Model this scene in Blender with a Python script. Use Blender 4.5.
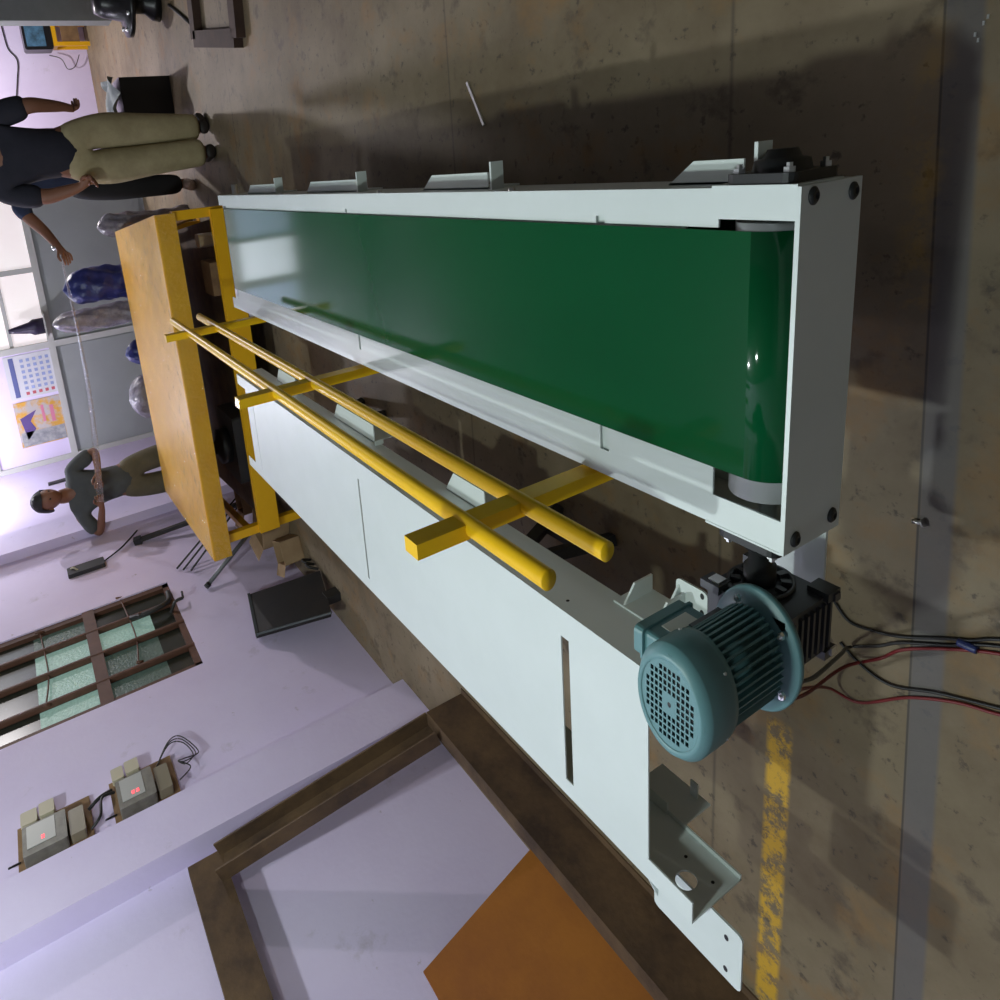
import bpy, bmesh, math, random
from mathutils import Vector, Matrix
random.seed(7)
PI = math.pi
for o in list(bpy.data.objects): bpy.data.objects.remove(o)
sc = bpy.context.scene
COL = sc.collection

# ------------------------------------------------------------------ camera
# world: X to the right, Y along the conveyors (away), Z up; floor z = 0.
# The phone was held sideways, so "up" points to the left edge of the frame.
camd = bpy.data.cameras.new('camera'); cam = bpy.data.objects.new('camera', camd); COL.objects.link(cam)
right = Vector((-0.10063546, -0.47099989, -0.87637413))
down = Vector((-0.96780472, -0.1579132, 0.1960037))
fwd = Vector((-0.23070877, 0.86788394, -0.43994424))
M = Matrix.Identity(4)
for i in range(3):
    M[i][0] = right[i]; M[i][1] = -down[i]; M[i][2] = -fwd[i]
M.translation = (0, 0, 1.52)
cam.matrix_world = M
camd.sensor_fit = 'HORIZONTAL'; camd.sensor_width = 36.0
camd.lens = 674.226 / 1000 * 36
camd.shift_x = 0.1391; camd.shift_y = -0.1783
camd.clip_start = 0.02; camd.clip_end = 100
sc.camera = cam

# ------------------------------------------------------------------ world, lights, exposure
sc.view_settings.view_transform = 'Standard'; sc.view_settings.look = 'None'
sc.view_settings.gamma = 1.0; sc.view_settings.use_curve_mapping = False
sc.view_settings.exposure = -0.12
w = bpy.data.worlds.new('world'); sc.world = w; w.use_nodes = True
w.node_tree.nodes['Background'].inputs[0].default_value = (0.55, 0.6, 0.75, 1)
w.node_tree.nodes['Background'].inputs[1].default_value = 0.012

def bulb(name, loc, radius, power, color):
    l = bpy.data.lights.new(name, 'POINT'); l.shadow_soft_size = radius; l.energy = power; l.color = color
    o = bpy.data.objects.new(name, l); COL.objects.link(o); o.location = loc; return o
# shop lamps above the picture: their cast shadows and lit walls show in the photograph
bulb('lamp_over_motor_offscreen', (-0.80, 0.50, 2.43), .06, 58, (0.86, 1.0, 0.95))
bulb('lamp_over_frame_offscreen', (-1.60, 1.85, 3.38), .06, 135, (0.88, 0.98, 0.98))
bulb('lamp_over_partition_offscreen', (-2.5, 7.3, 2.87), .08, 130, (0.93, 0.93, 1.0))
bulb('lamp_over_doorway_offscreen', (1.0, 8.9, 2.83), .08, 300, (1.0, 0.95, 0.94))

# ------------------------------------------------------------------ materials
MATS = {}
def mat(name, col, rough=0.5, metal=0.0, col2=None, scale=6.0, amt=1.0, bump=0.0, bscale=60.0,
        spec=0.5, emit=None, estr=0.0, alpha=1.0, coat=0.0, stretch=None, lo=0.35, hi=0.65):
    if name in MATS: return MATS[name]
    m = bpy.data.materials.new(name); m.use_nodes = True
    nt = m.node_tree; b = nt.nodes['Principled BSDF']
    b.inputs['Base Color'].default_value = (*col, 1)
    b.inputs['Roughness'].default_value = rough; b.inputs['Metallic'].default_value = metal
    b.inputs['Specular IOR Level'].default_value = spec
    b.inputs['Alpha'].default_value = alpha
    b.inputs['Coat Weight'].default_value = coat; b.inputs['Coat Roughness'].default_value = 0.08
    tc = nt.nodes.new('ShaderNodeTexCoord'); src = tc.outputs['Object']
    if stretch:
        mp = nt.nodes.new('ShaderNodeMapping'); mp.inputs['Scale'].default_value = stretch
        nt.links.new(src, mp.inputs[0]); src = mp.outputs[0]
    if col2:
        n = nt.nodes.new('ShaderNodeTexNoise'); n.inputs['Scale'].default_value = scale
        n.inputs['Detail'].default_value = 8; n.inputs['Roughness'].default_value = 0.65
        r = nt.nodes.new('ShaderNodeValToRGB')
        r.color_ramp.elements[0].position = lo; r.color_ramp.elements[1].position = hi
        r.color_ramp.elements[0].color = (*col, 1); r.color_ramp.elements[1].color = (*col2, 1)
        nt.links.new(src, n.inputs['Vector']); nt.links.new(n.outputs['Fac'], r.inputs[0])
        nt.links.new(r.outputs[0], b.inputs['Base Color'])
    if bump:
        n2 = nt.nodes.new('ShaderNodeTexNoise'); n2.inputs['Scale'].default_value = bscale
        n2.inputs['Detail'].default_value = 5
        bp = nt.nodes.new('ShaderNodeBump'); bp.inputs['Strength'].default_value = bump
        bp.inputs['Distance'].default_value = 0.01
        nt.links.new(src, n2.inputs['Vector']); nt.links.new(n2.outputs['Fac'], bp.inputs['Height'])
        nt.links.new(bp.outputs[0], b.inputs['Normal'])
    if emit:
        b.inputs['Emission Color'].default_value = (*emit, 1); b.inputs['Emission Strength'].default_value = estr
    MATS[name] = m
    return m

def floor_material():
    m = bpy.data.materials.new('stained_concrete'); m.use_nodes = True
    nt = m.node_tree; N = nt.nodes; L = nt.links; b = N['Principled BSDF']
    tc = N.new('ShaderNodeTexCoord'); sep = N.new('ShaderNodeSeparateXYZ'); L.new(tc.outputs['Object'], sep.inputs[0])
    sk_ = N.new('ShaderNodeMath'); sk_.operation = 'MULTIPLY_ADD'; L.new(sep.outputs[0], sk_.inputs[0]); sk_.inputs[1].default_value = -.0355; L.new(sep.outputs[1], sk_.inputs[2])
    def noise(scale, detail=8, rough=.65, loc=(0, 0, 0), st=(1, 1, 1)):
        mp = N.new('ShaderNodeMapping'); mp.inputs['Location'].default_value = loc; mp.inputs['Scale'].default_value = st
        L.new(tc.outputs['Object'], mp.inputs[0])
        n = N.new('ShaderNodeTexNoise'); n.inputs['Scale'].default_value = scale
        n.inputs['Detail'].default_value = detail; n.inputs['Roughness'].default_value = rough
        L.new(mp.outputs[0], n.inputs['Vector']); return n.outputs['Fac']
    def ramp(src, p0, p1, c0=(0, 0, 0), c1=(1, 1, 1)):
        r = N.new('ShaderNodeValToRGB'); r.color_ramp.elements[0].position = p0; r.color_ramp.elements[1].position = p1
        r.color_ramp.elements[0].color = (*c0, 1); r.color_ramp.elements[1].color = (*c1, 1)
        L.new(src, r.inputs[0]); return r.outputs[0]
    def mix(fac, a, c, mode='MIX'):
        x = N.new('ShaderNodeMix'); x.data_type = 'RGBA'; x.blend_type = mode
        if hasattr(fac, 'links'): L.new(fac, x.inputs[0])
        else: x.inputs[0].default_value = fac
        if isinstance(a, tuple): x.inputs[6].default_value = (*a, 1)
        else: L.new(a, x.inputs[6])
        if isinstance(c, tuple): x.inputs[7].default_value = (*c, 1)
        else: L.new(c, x.inputs[7])
        return x.outputs[2]
    def band(axis, lo, hi, soft=.006):
        def edge(v, sgn):
            mr = N.new('ShaderNodeMapRange'); mr.inputs[1].default_value = v - soft; mr.inputs[2].default_value = v + soft
            mr.inputs[3].default_value = 0 if sgn > 0 else 1; mr.inputs[4].default_value = 1 if sgn > 0 else 0
            L.new(sk_.outputs[0] if axis == 3 else sep.outputs[axis], mr.inputs[0]); return mr.outputs[0]
        mu = N.new('ShaderNodeMath'); mu.operation = 'MULTIPLY'
        L.new(edge(lo, 1), mu.inputs[0]); L.new(edge(hi, -1), mu.inputs[1]); return mu.outputs[0]
    def mul(a, c):
        mu = N.new('ShaderNodeMath'); mu.operation = 'MULTIPLY'; L.new(a, mu.inputs[0])
        if hasattr(c, 'links'): L.new(c, mu.inputs[1])
        else: mu.inputs[1].default_value = c
        return mu.outputs[0]
    c = ramp(noise(2.2), .3, .7, (.13, .092, .052), (.225, .178, .11))
    c = mix(mul(ramp(noise(.8, loc=(3, 1, 0)), .45, .65), .6), c, (.30, .235, .16))
    c = mix(mul(ramp(noise(7, loc=(9, 4, 0)), .57, .66), .8), c, (.10, .075, .05))
    c = mix(mul(ramp(noise(26, 4, loc=(2, 7, 0)), .60, .67), .75), c, (.07, .055, .04))
    c = mix(mul(ramp(noise(3.2, loc=(5, 2, 4)), .54, .66), .55), c, (.26, .14, .045))
    # expansion strip of darker, greyer concrete that crosses under the near end of the machine
    c = mix(mul(band(3, .566, .622, .004), .75), c, (.12, .115, .12))
    c = mix(mul(band(3, .6205, .6245, .001), .8), c, (.05, .045, .04))
    for y in (1.02, 2.1, 4.6, 6.2):
        c = mix(mul(band(1, y - .004, y + .004, .003), .6), c, (.07, .055, .04))
    # worn yellow line
    yl = mul(mul(band(1, .812, .872, .006), band(0, -2.6, -1.53, .02)), ramp(noise(16, 10, .8), .44, .52))
    c = mix(mul(yl, .9), c, (.62, .36, .03))
    yl2 = mul(mul(band(1, .615, .66, .02), band(0, -.45, .1, .1)), ramp(noise(9, 8, .7), .45, .6))
    c = mix(mul(yl2, .5), c, (.5, .30, .05))
    L.new(c, b.inputs['Base Color'])
    b.inputs['Roughness'].default_value = .62; b.inputs['Specular IOR Level'].default_value = .35
    bp = N.new('ShaderNodeBump'); bp.inputs['Strength'].default_value = .25; bp.inputs['Distance'].default_value = .004
    L.new(noise(30), bp.inputs['Height']); L.new(bp.outputs[0], b.inputs['Normal'])
    return m

WHITE = mat('white_powder_coat', (.66, .72, .70), .38, col2=(.70, .76, .74), scale=3)
GREEN = mat('green_pvc_belt', (.002, .066, .021), .085, col2=(.003, .074, .024), scale=1.5, spec=.36)
YEL = mat('yellow_enamel', (.80, .46, .006), .34, col2=(.84, .51, .010), scale=5, spec=.3)
YEL2 = mat('yellow_enamel_table', (.78, .40, .006), .4, col2=(.84, .46, .010), scale=4)
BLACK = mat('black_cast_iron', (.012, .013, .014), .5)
BLKGLOSS = mat('black_gloss', (.01, .01, .012), .3)
TEAL = mat('teal_motor_paint', (.10, .22, .235), .42, col2=(.115, .245, .26), scale=8)
STEEL = mat('bright_steel', (.75, .76, .76), .28, 1.0)
ALU = mat('brushed_drum_steel', (.62, .64, .64), .35, .55, stretch=(1, 60, 60), bump=.1)
GBX = mat('dark_grey_gearbox_paint', (.06, .062, .066), .38, .3)
LILAC = mat('lilac_wall_paint', (.68, .59, .82), .75, col2=(.73, .65, .87), scale=1.6, bump=.08, bscale=40)
def add_dirt(m, col, scale, lo, hi, strength):
    nt = m.node_tree; b = nt.nodes['Principled BSDF']; src = b.inputs['Base Color'].links[0].from_socket
    tc = nt.nodes.new('ShaderNodeTexCoord'); n = nt.nodes.new('ShaderNodeTexNoise'); n.inputs['Scale'].default_value = scale; n.inputs['Detail'].default_value = 9; n.inputs['Roughness'].default_value = .7
    mr = nt.nodes.new('ShaderNodeMapRange'); mr.inputs[1].default_value = lo; mr.inputs[2].default_value = hi; mr.inputs[4].default_value = strength
    mx = nt.nodes.new('ShaderNodeMix'); mx.data_type = 'RGBA'; mx.inputs[7].default_value = (*col, 1)
    nt.links.new(tc.outputs['Object'], n.inputs['Vector']); nt.links.new(n.outputs['Fac'], mr.inputs[0]); nt.links.new(mr.outputs[0], mx.inputs[0])
    nt.links.new(src, mx.inputs[6]); nt.links.new(mx.outputs[2], b.inputs['Base Color'])
add_dirt(LILAC, (.30, .25, .26), 3.0, .62, .74, .4); add_dirt(LILAC, (.22, .16, .13), 11.0, .66, .74, .6)
RUST = mat('rusty_channel_steel', (.045, .024, .014), .7, .0, col2=(.13, .075, .035), scale=5, bump=.2, bscale=50)
RUSTO = mat('orange_rust_plate', (.37, .125, .010), .8, col2=(.26, .08, .010), scale=2.5, bump=.1)
RUSTB = mat('brown_window_iron', (.085, .035, .02), .6, col2=(.12, .05, .03), scale=15)
GREYP = mat('grey_partition_sheet', (.29, .31, .31), .45, col2=(.33, .35, .35), scale=1.0)
GREYPIL = mat('grey_painted_wall', (.19, .21, .21), .7, col2=(.23, .25, .25), scale=3)
MULL = mat('pale_grey_mullion', (.52, .52, .50), .45)
DARKM = mat('dark_metal', (.02, .02, .022), .55, col2=(.035, .032, .03), scale=6)
CARD = mat('cardboard', (.42, .29, .16), .85, col2=(.34, .22, .12), scale=6)
WOODB = mat('old_plywood', (.27, .16, .07), .8, col2=(.17, .095, .045), scale=8)
CREAM = mat('cream_plastic', (.50, .45, .33), .5)
METER = mat('meter_case', (.20, .19, .16), .4, col2=(.13, .12, .10), scale=20)
REDLED = mat('red_led_digit', (.8, .05, .05), .4, emit=(1, .08, .10), estr=2.0)
SKIN = mat('brown_skin', (.22, .095, .055), .55)
HAIR = mat('black_hair', (.008, .007, .007), .6)
KHAKI = mat('khaki_trousers', (.42, .35, .20), .85, col2=(.33, .27, .15), scale=9, bump=.3, bscale=18)
KHAKID = mat('olive_khaki_trousers', (.14, .12, .075), .85, col2=(.11, .095, .06), scale=9)
NAVY = mat('dark_navy_shirt', (.012, .012, .022), .85, col2=(.018, .018, .03), scale=8)
BLUES = mat('navy_blue_shirt', (.018, .028, .07), .85, col2=(.03, .045, .10), scale=8)
BLKT = mat('black_trousers', (.008, .008, .010), .85)
GREYT = mat('grey_tshirt', (.075, .082, .085), .9, col2=(.09, .098, .10), scale=10)
SHOE = mat('dark_shoe', (.018, .012, .010), .6)
PALE = mat('pale_shoe', (.45, .34, .28), .6)
BLUETARP = mat('blue_plastic_sheet', (.014, .022, .14), .3, col2=(.03, .04, .2), scale=12, bump=.8, bscale=25)
GREYWRAP = mat('clear_wrap_over_grey', (.34, .32, .36), .2, col2=(.22, .20, .26), scale=18, bump=1.0, bscale=30)
def film_material(name, alpha, bump, col=(.9, .9, .92)):
    m = bpy.data.materials.new(name); m.use_nodes = True; nt = m.node_tree; nt.nodes.remove(nt.nodes['Principled BSDF'])
    tr = nt.nodes.new('ShaderNodeBsdfTransparent'); gl = nt.nodes.new('ShaderNodeBsdfGlossy'); gl.inputs['Roughness'].default_value = .06
    gl.inputs['Color'].default_value = (*col, 1)
    tc = nt.nodes.new('ShaderNodeTexCoord'); mp = nt.nodes.new('ShaderNodeMapping'); mp.inputs['Scale'].default_value = (2.2, .7, 1)
    n = nt.nodes.new('ShaderNodeTexNoise'); n.inputs['Scale'].default_value = 24; n.inputs['Detail'].default_value = 7
    b = nt.nodes.new('ShaderNodeBump'); b.inputs['Strength'].default_value = bump; b.inputs['Distance'].default_value = .12
    mx = nt.nodes.new('ShaderNodeMixShader'); mx.inputs[0].default_value = alpha
    for a_, b_ in ((tc.outputs['Object'], mp.inputs[0]), (mp.outputs[0], n.inputs['Vector']), (n.outputs['Fac'], b.inputs['Height']), (b.outputs[0], gl.inputs['Normal']),
                   (tr.outputs[0], mx.inputs[1]), (gl.outputs[0], mx.inputs[2]), (mx.outputs[0], nt.nodes['Material Output'].inputs[0])): nt.links.new(a_, b_)
    return m
FILM = film_material('clear_stretch_film', .13, 1.0)
FILM2 = film_material('clear_stretch_film_band', .30, .6)
REDW = mat('red_cable', (.16, .008, .010), .45)
BLKW = mat('black_cable', (.008, .008, .008), .45)
LABEL = mat('white_label', (.72, .72, .66), .5)

# ------------------------------------------------------------------ mesh helpers
class MB:
    def __init__(s): s.v = []; s.f = []; s.sm = []
    def add(s, vs, fs, smooth=False):
        n = len(s.v); s.v += [tuple(v) for v in vs]
        for f in fs: s.f.append(tuple(i + n for i in f)); s.sm.append(smooth)
        return s
    def box(s, x0, x1, y0, y1, z0, z1):
        s.add([(x0, y0, z0), (x1, y0, z0), (x1, y1, z0), (x0, y1, z0), (x0, y0, z1), (x1, y0, z1), (x1, y1, z1), (x0, y1, z1)],
              [(0, 3, 2, 1), (4, 5, 6, 7), (0, 1, 5, 4), (1, 2, 6, 5), (2, 3, 7, 6), (3, 0, 4, 7)]); return s
    def rbox(s, x0, x1, y0, y1, z0, z1, r=.005, axis=2, seg=3):
        """box with rounded edges parallel to `axis`"""
        lim = [(x0, x1), (y0, y1), (z0, z1)]; a, b = [i for i in range(3) if i != axis]
        (a0, a1), (b0, b1) = lim[a], lim[b]; pts = []
        for (ca, cb, st) in ((a1 - r, b1 - r, 0), (a0 + r, b1 - r, 1), (a0 + r, b0 + r, 2), (a1 - r, b0 + r, 3)):
            for k in range(seg + 1):
                t = (st + k / seg) * PI / 2; pts.append((ca + r * math.cos(t), cb + r * math.sin(t)))
        return s.prism(pts, axis, *lim[axis])
    def prism(s, pts, axis, lo, hi, smooth=False):
        """extrude a 2-d outline (in the two other axes) along `axis`"""
        a, b = [i for i in range(3) if i != axis]; n = len(pts); vs = []
        for h in (lo, hi):
            for p in pts:
                v = [0, 0, 0]; v[a] = p[0]; v[b] = p[1]; v[axis] = h; vs.append(v)
        fs = [tuple(range(n))[::-1], tuple(range(n, 2 * n))]
        s.add(vs, fs); n0 = len(s.v) - 2 * n
        for i in range(n):
            j = (i + 1) % n; s.f.append((n0 + i, n0 + j, n0 + n + j, n0 + n + i)); s.sm.append(smooth)
        return s
    def lathe(s, prof, c, axis=2, n=32, ra=1.0, rb=1.0, cap=True, smooth=True):
        """prof: (radius, height) pairs along `axis` from point c; ra, rb stretch the two cross axes"""
        a, b = [i for i in range(3) if i != axis]; vs = []; fs = []
        for (r, h) in prof:
            for k in range(n):
                t = 2 * PI * k / n; v = list(c); v[axis] += h
                v[a] += r * ra * math.cos(t); v[b] += r * rb * math.sin(t); vs.append(v)
        for i in range(len(prof) - 1):
            for k in range(n):
                k2 = (k + 1) % n; fs.append((i * n + k, i * n + k2, (i + 1) * n + k2, (i + 1) * n + k))
        s.add(vs, fs, smooth)
        if cap:
            n0 = len(s.v) - len(vs); m = (len(prof) - 1) * n
            s.f.append(tuple(n0 + k for k in range(n))[::-1]); s.sm.append(False)
            s.f.append(tuple(n0 + m + k for k in range(n))); s.sm.append(False)
        return s
    def bar(s, p, q, wx, wy, up=(0, 0, 1)):
        """square bar from p to q"""
        p, q = Vector(p), Vector(q); d = (q - p).normalized(); u = Vector(up)
        if abs(d.dot(u)) > .95: u = Vector((0, 1, 0))
        a = d.cross(u).normalized() * wx / 2; b = a.cross(d).normalized() * wy / 2
        vs = [p - a - b, p + a - b, p + a + b, p - a + b, q - a - b, q + a - b, q + a + b, q - a + b]
        s.add(vs, [(0, 3, 2, 1), (4, 5, 6, 7), (0, 1, 5, 4), (1, 2, 6, 5), (2, 3, 7, 6), (3, 0, 4, 7)]); return s
    def tube(s, pts, r, n=10, closed=False, sx=1.0, sz=1.0):
        pts = [Vector(p) for p in pts]; vs = []; fs = []; m = len(pts)
        for i, p in enumerate(pts):
            d = (pts[min(i + 1, m - 1)] - pts[max(i - 1, 0)]).normalized()
            u = Vector((0, 0, 1)) if abs(d.z) < .9 else Vector((0, 1, 0))
            a = d.cross(u).normalized(); b = a.cross(d).normalized()
            rr = r[i] if isinstance(r, (list, tuple)) else r
            for k in range(n):
                t = 2 * PI * k / n; vs.append(p + a * math.cos(t) * rr * sx + b * math.sin(t) * rr * sz)
        for i in range(m - 1):
            for k in range(n):
                k2 = (k + 1) % n; fs.append((i * n + k, i * n + k2, (i + 1) * n + k2, (i + 1) * n + k))
        s.add(vs, fs, True); n0 = len(s.v) - len(vs)
        s.f.append(tuple(n0 + k for k in range(n))); s.sm.append(False)
        s.f.append(tuple(n0 + (m - 1) * n + k for k in range(n))[::-1]); s.sm.append(False)
        return s
    def grid(s, fn, nu, nv, smooth=True):
        vs = [fn(i / nu, j / nv) for i in range(nu + 1) for j in range(nv + 1)]
        fs = [(i * (nv + 1) + j, (i + 1) * (nv + 1) + j, (i + 1) * (nv + 1) + j + 1, i * (nv + 1) + j + 1)
              for i in range(nu) for j in range(nv)]
        s.add(vs, fs, smooth); return s
    def build(s, name, m, parent=None, fix=True):
        off = Vector(parent_origin(parent)) if parent else Vector((0, 0, 0))
        me = bpy.data.meshes.new(name)
        me.from_pydata([tuple(Vector(v) - off) for v in s.v], [], s.f)
        me.polygons.foreach_set('use_smooth', s.sm)
        me.materials.append(m)
        if fix:
            bm = bmesh.new(); bm.from_mesh(me); bmesh.ops.recalc_face_normals(bm, faces=bm.faces); bm.to_mesh(me); bm.free()
        o = bpy.data.objects.new(name, me); COL.objects.link(o)
        if parent: o.parent = parent
        return o
def parent_origin(p):
    v = Vector((0, 0, 0))
    while p: v += p.location; p = p.parent
    return v
def thing(name, label, cat, loc=(0, 0, 0), group=None):
    o = bpy.data.objects.new(name, None); COL.objects.link(o); o.location = loc; o.empty_display_size = .05
    o['label'] = label; o['category'] = cat
    if group: o['group'] = group
    return o
def tag(o, label, cat, group=None):
    o['label'] = label; o['category'] = cat
    if group: o['group'] = group
    return o
def struct(mb, name, m, parent=None):
    o = mb.build(name, m, parent)
    if not parent: o['kind'] = 'structure'
    return o
def share(o, name, loc, parent):
    c = bpy.data.objects.new(name, o.data); COL.objects.link(c); c.parent = parent; c.location = loc; return c
def smooth_path(pts, n=8):
    P = [Vector(p) for p in pts]; out = []
    for i in range(len(P) - 1):
        p0 = P[max(i - 1, 0)]; p1 = P[i]; p2 = P[i + 1]; p3 = P[min(i + 2, len(P) - 1)]
        for k in range(n):
            t = k / n
            out.append(.5 * ((2 * p1) + (p2 - p0) * t + (2 * p0 - 5 * p1 + 4 * p2 - p3) * t * t + (3 * p1 - p0 - 3 * p2 + p3) * t ** 3))
    out.append(P[-1]); return out

# ================================================================== setting
FL = MB().box(-3.25, 5.2, -3.2, 10.6, -.1, 0).build('floor', floor_material()); FL['kind'] = 'structure'
struct(MB().box(-3.25, 5.2, -3.2, 10.6, 3.9, 4.0), 'ceiling', mat('ceiling_grey', (.20, .20, .21), .8))
WX = -3.05
WY0, WY1, WZ0, WZ1 = 3.93, 5.0, .925, 2.45
wl = MB().box(WX - .2, WX, -3.2, WY0, 0, 3.9).box(WX - .2, WX, WY1, 10.6, 0, 3.9)
wl.box(WX - .2, WX, WY0, WY1, 0, WZ0).box(WX - .2, WX, WY0, WY1, WZ1, 3.9)
struct(wl, 'wall_left', LILAC)
struct(MB().box(WX - .02, -2.92, 2.66, 2.94, 0, 3.9), 'trim_1', LILAC)       # pilaster
struct(MB().box(WX - .02, -2.96, 6.15, 6.55, 0, 3.9), 'trim_2', LILAC)       # corner pier
struct(MB().box(-3.25, 5.2, 10.5, 10.6, 0, 3.9), 'wall_back', LILAC)
struct(MB().box(5.1, 5.2, -3.2, 10.6, 0, 3.9), 'wall_right', GREYPIL)
struct(MB().box(-3.25, 5.2, -3.3, -3.2, 0, 3.9), 'wall_front', GREYPIL)
struct(MB().box(1.78, 5.15, 8.3, 8.55, 0, 3.9), 'wall_divider', GREYPIL)

# window in the lilac wall
W1 = struct(MB().box(WX - .17, WX - .15, WY0, WY1, WZ0, WZ1), 'window_1', mat('dim_outside', (.03, .04, .035), .6))
wf = MB(); FX0, FX1 = WX - .045, WX - .012
wf.box(FX0, FX1, WY0, WY1, WZ0, WZ0 + .045).box(FX0, FX1, WY0, WY0 + .04, WZ0, WZ1).box(FX0, FX1, WY1 - .05, WY1, WZ0, WZ1)
wf.box(FX0, FX1, WY0, WY1, WZ1 - .04, WZ1)
wf.build('window_frame', RUSTB, W1)
MB().box(FX0 - .01, FX1 + .008, WY0, WY1, 1.48, 1.56).build('window_rail', RUSTB, W1)
BY = [WY0 + (WY1 - WY0) * t for t in (.22, .49, .75)]
for y in BY: MB().rbox(FX0, FX1 + .012, y - .014, y + .014, WZ0, WZ1, .01).build('window_bar', RUSTB, W1)
G1 = mat('frosted_pane_day', (.25, .36, .32), .35, col2=(.16, .24, .21), scale=50, emit=(.45, .72, .63), estr=.30, bump=.4, bscale=60, lo=.4, hi=.6)
G2 = mat('frosted_pane_dim', (.10, .14, .12), .35, col2=(.06, .085, .075), scale=45, emit=(.3, .5, .43), estr=.06, bump=.4, bscale=60)
G3 = mat('dark_pane', (.035, .038, .03), .25)
ys = [WY0 + .02] + BY + [WY1 - .03]
for i in range(4):
    for (z0, z1, m) in ((.96, 1.12, G3), (1.12, 1.50, G2 if i < 3 else G3), (1.55, 1.9, G1 if i < 3 else G2), (1.9, 2.43, G3)):
        if i == 2 and z0 == 1.12: m = G1
        MB().box(WX - .055, WX - .047, ys[i] + .008, ys[i + 1] - .008, z0, z1).build('pane', m, W1)
for (z, y0, y1) in ((1.84, 4.15, 4.95), (1.27, 4.2, 5.02)):
    t = MB().tube(smooth_path([(WX - .015, y0, z + .02), (WX - .018, (y0 * .6 + y1 * .4), z - .015), (WX - .012, y1, z + .01)]), .006, 6)
    t.tube([(WX - .012, y1, z - .02), (WX + .004, y1, z + .04)], .009, 6).tube([(WX - .015, y0, z - .01), (WX, y0, z + .03)], .011, 6)
    t.build('tie_wire', RUSTB, W1)
MB().tube(smooth_path([(WX - .01, 4.72, 1.25), (WX + .02, 4.66, 1.18), (WX + .03, 4.66, 1.05), (WX + .02, 4.72, .97), (WX, 4.86, .95)]), .018, 8).build('window_strap', DARKM, W1)
h = MB().tube(smooth_path([(WX - .02, 4.62, .98), (WX + .05, 4.62, .94), (WX + .06, 4.62, .88)]), .012, 8)
h.tube([(WX + .06, 4.62, .88), (WX + .06, 4.70, .87)], .008, 8); h.build('window_handle', DARKM, W1)

# grey partition with glazing
PY = 8.3
pt = struct(MB().box(WX, .06, PY, PY + .03, 0, 1.25), 'wall_partition', GREYP)
for x0, x1 in ((-3.05, -1.66), (-1.66, .06)):
    MB().box(x0 + .05, x1 - .05, PY - .012, PY + .001, .06, 1.2).build('panel', GREYP, pt)
for x in (-3.03, -1.66, .03): MB().box(x - .035, x + .035, PY - .034, PY + .044, 0, 2.06 if x == -1.66 else 2.9).build('mullion', MULL, pt)
MB().box(WX, .06, PY - .03, PY + .04, 1.245, 1.315).build('rail', MULL, pt)
MB().box(WX, .06, PY - .03, PY + .04, 2.85, 2.92).build('rail', MULL, pt)
MB().box(WX, .06, PY, PY + .04, 2.92, 3.9).build('panel', GREYP, pt)
MB().box(WX, -1.69, PY, PY + .03, 1.315, 2.06).build('panel', LILAC, pt)
GL = mat('sunlit_glazing', (.6, .6, .65), .15, emit=(.84, .92, 1.0), estr=3.0)
GLB = mat('sunlit_glazing_hazy', (.5, .55, .65), .15, emit=(.62, .76, 1.0), estr=1.1)
GLP = mat('glazing_with_pink_goods_behind', (.5, .42, .42), .15, col2=(.6, .6, .55), scale=3, emit=(.90, .82, .84), estr=.75)
for (x0, x1) in ((-1.63, -.83), (-.77, 0)):
    MB().box(x0, x1, PY + .005, PY + .015, 1.315, 1.66).build('pane', GLP, pt)
    MB().box(x0, x1, PY + .005, PY + .015, 1.70, 2.06).build('pane', GLP, pt)
MB().box(-.83, -.77, PY - .01, PY + .04, 1.315, 2.06).build('mullion', MULL, pt)
MB().box(-1.63, 0, PY - .01, PY + .04, 1.66, 1.70).build('rail', MULL, pt)
MB().box(WX, .06, PY - .02, PY + .04, 2.06, 2.12).build('rail', MULL, pt)
for x in (-2.3, -1.4, -.83): MB().box(x - (.05 if x < -1 else .03), x + (.05 if x < -1 else .03), PY - .02, PY + .04, 2.12, 2.85).build('mullion', MULL, pt)
for (x0, x1, m) in ((-3.0, -2.35, GLB), (-2.25, -1.45, GLB), (-1.35, -.86, GL), (-.80, 0, GLB)):
    MB().box(x0, x1, PY + .005, PY + .015, 2.12, 2.85).build('pane', m, pt)

# ================================================================== belt conveyor (the one with belt and motor)
CX0, CX1, CY0, CY1, CT, CB = -.682, -.098, .568, 3.435, .52, .37
bc = thing('belt_conveyor', 'white belt conveyor with glossy green belt, motor and yellow guard rail', 'conveyor', (-.39, 2.0, 0))
def flange(x0, x1, inner_sign, slots, y0, y1, narrow=None, t=.004, z=CT, sp=.5):
    """top flange between x0 (outer) and x1 (inner edge) with slots cut in from the inner edge"""
    m = MB(); split = x0 + (x1 - x0) * sp
    def bx(a, b, c, d): m.box(min(a, b), max(a, b), c, d, z - t, z)
    nw = narrow or y0
    bx(x0, split, y0, y1)
    last = nw
    for (s0, s1) in sorted(slots):
        bx(split, x1, last, s0); last = s1
    bx(split, x1, last, y1 - .06)
    return m
SL = [(.917, .939), (1.992, 2.004), (3.33, 3.337)]
sp = MB().box(CX0, CX0 + .005, CY0, CY1, CB, CT - .0041); sp2 = MB().box(CX1 - .005, CX1, CY0, CY1, CB, CT - .0041)
f = flange(CX0, -.572, 1, SL, CY0, CY1, .687); sp.v, n0 = sp.v, len(sp.v)
sp.add(f.v, f.f); sp.box(CX0, CX0 + .03, CY0, CY1, CB, CB + .004); sp.build('side_plate', WHITE, bc)
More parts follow.
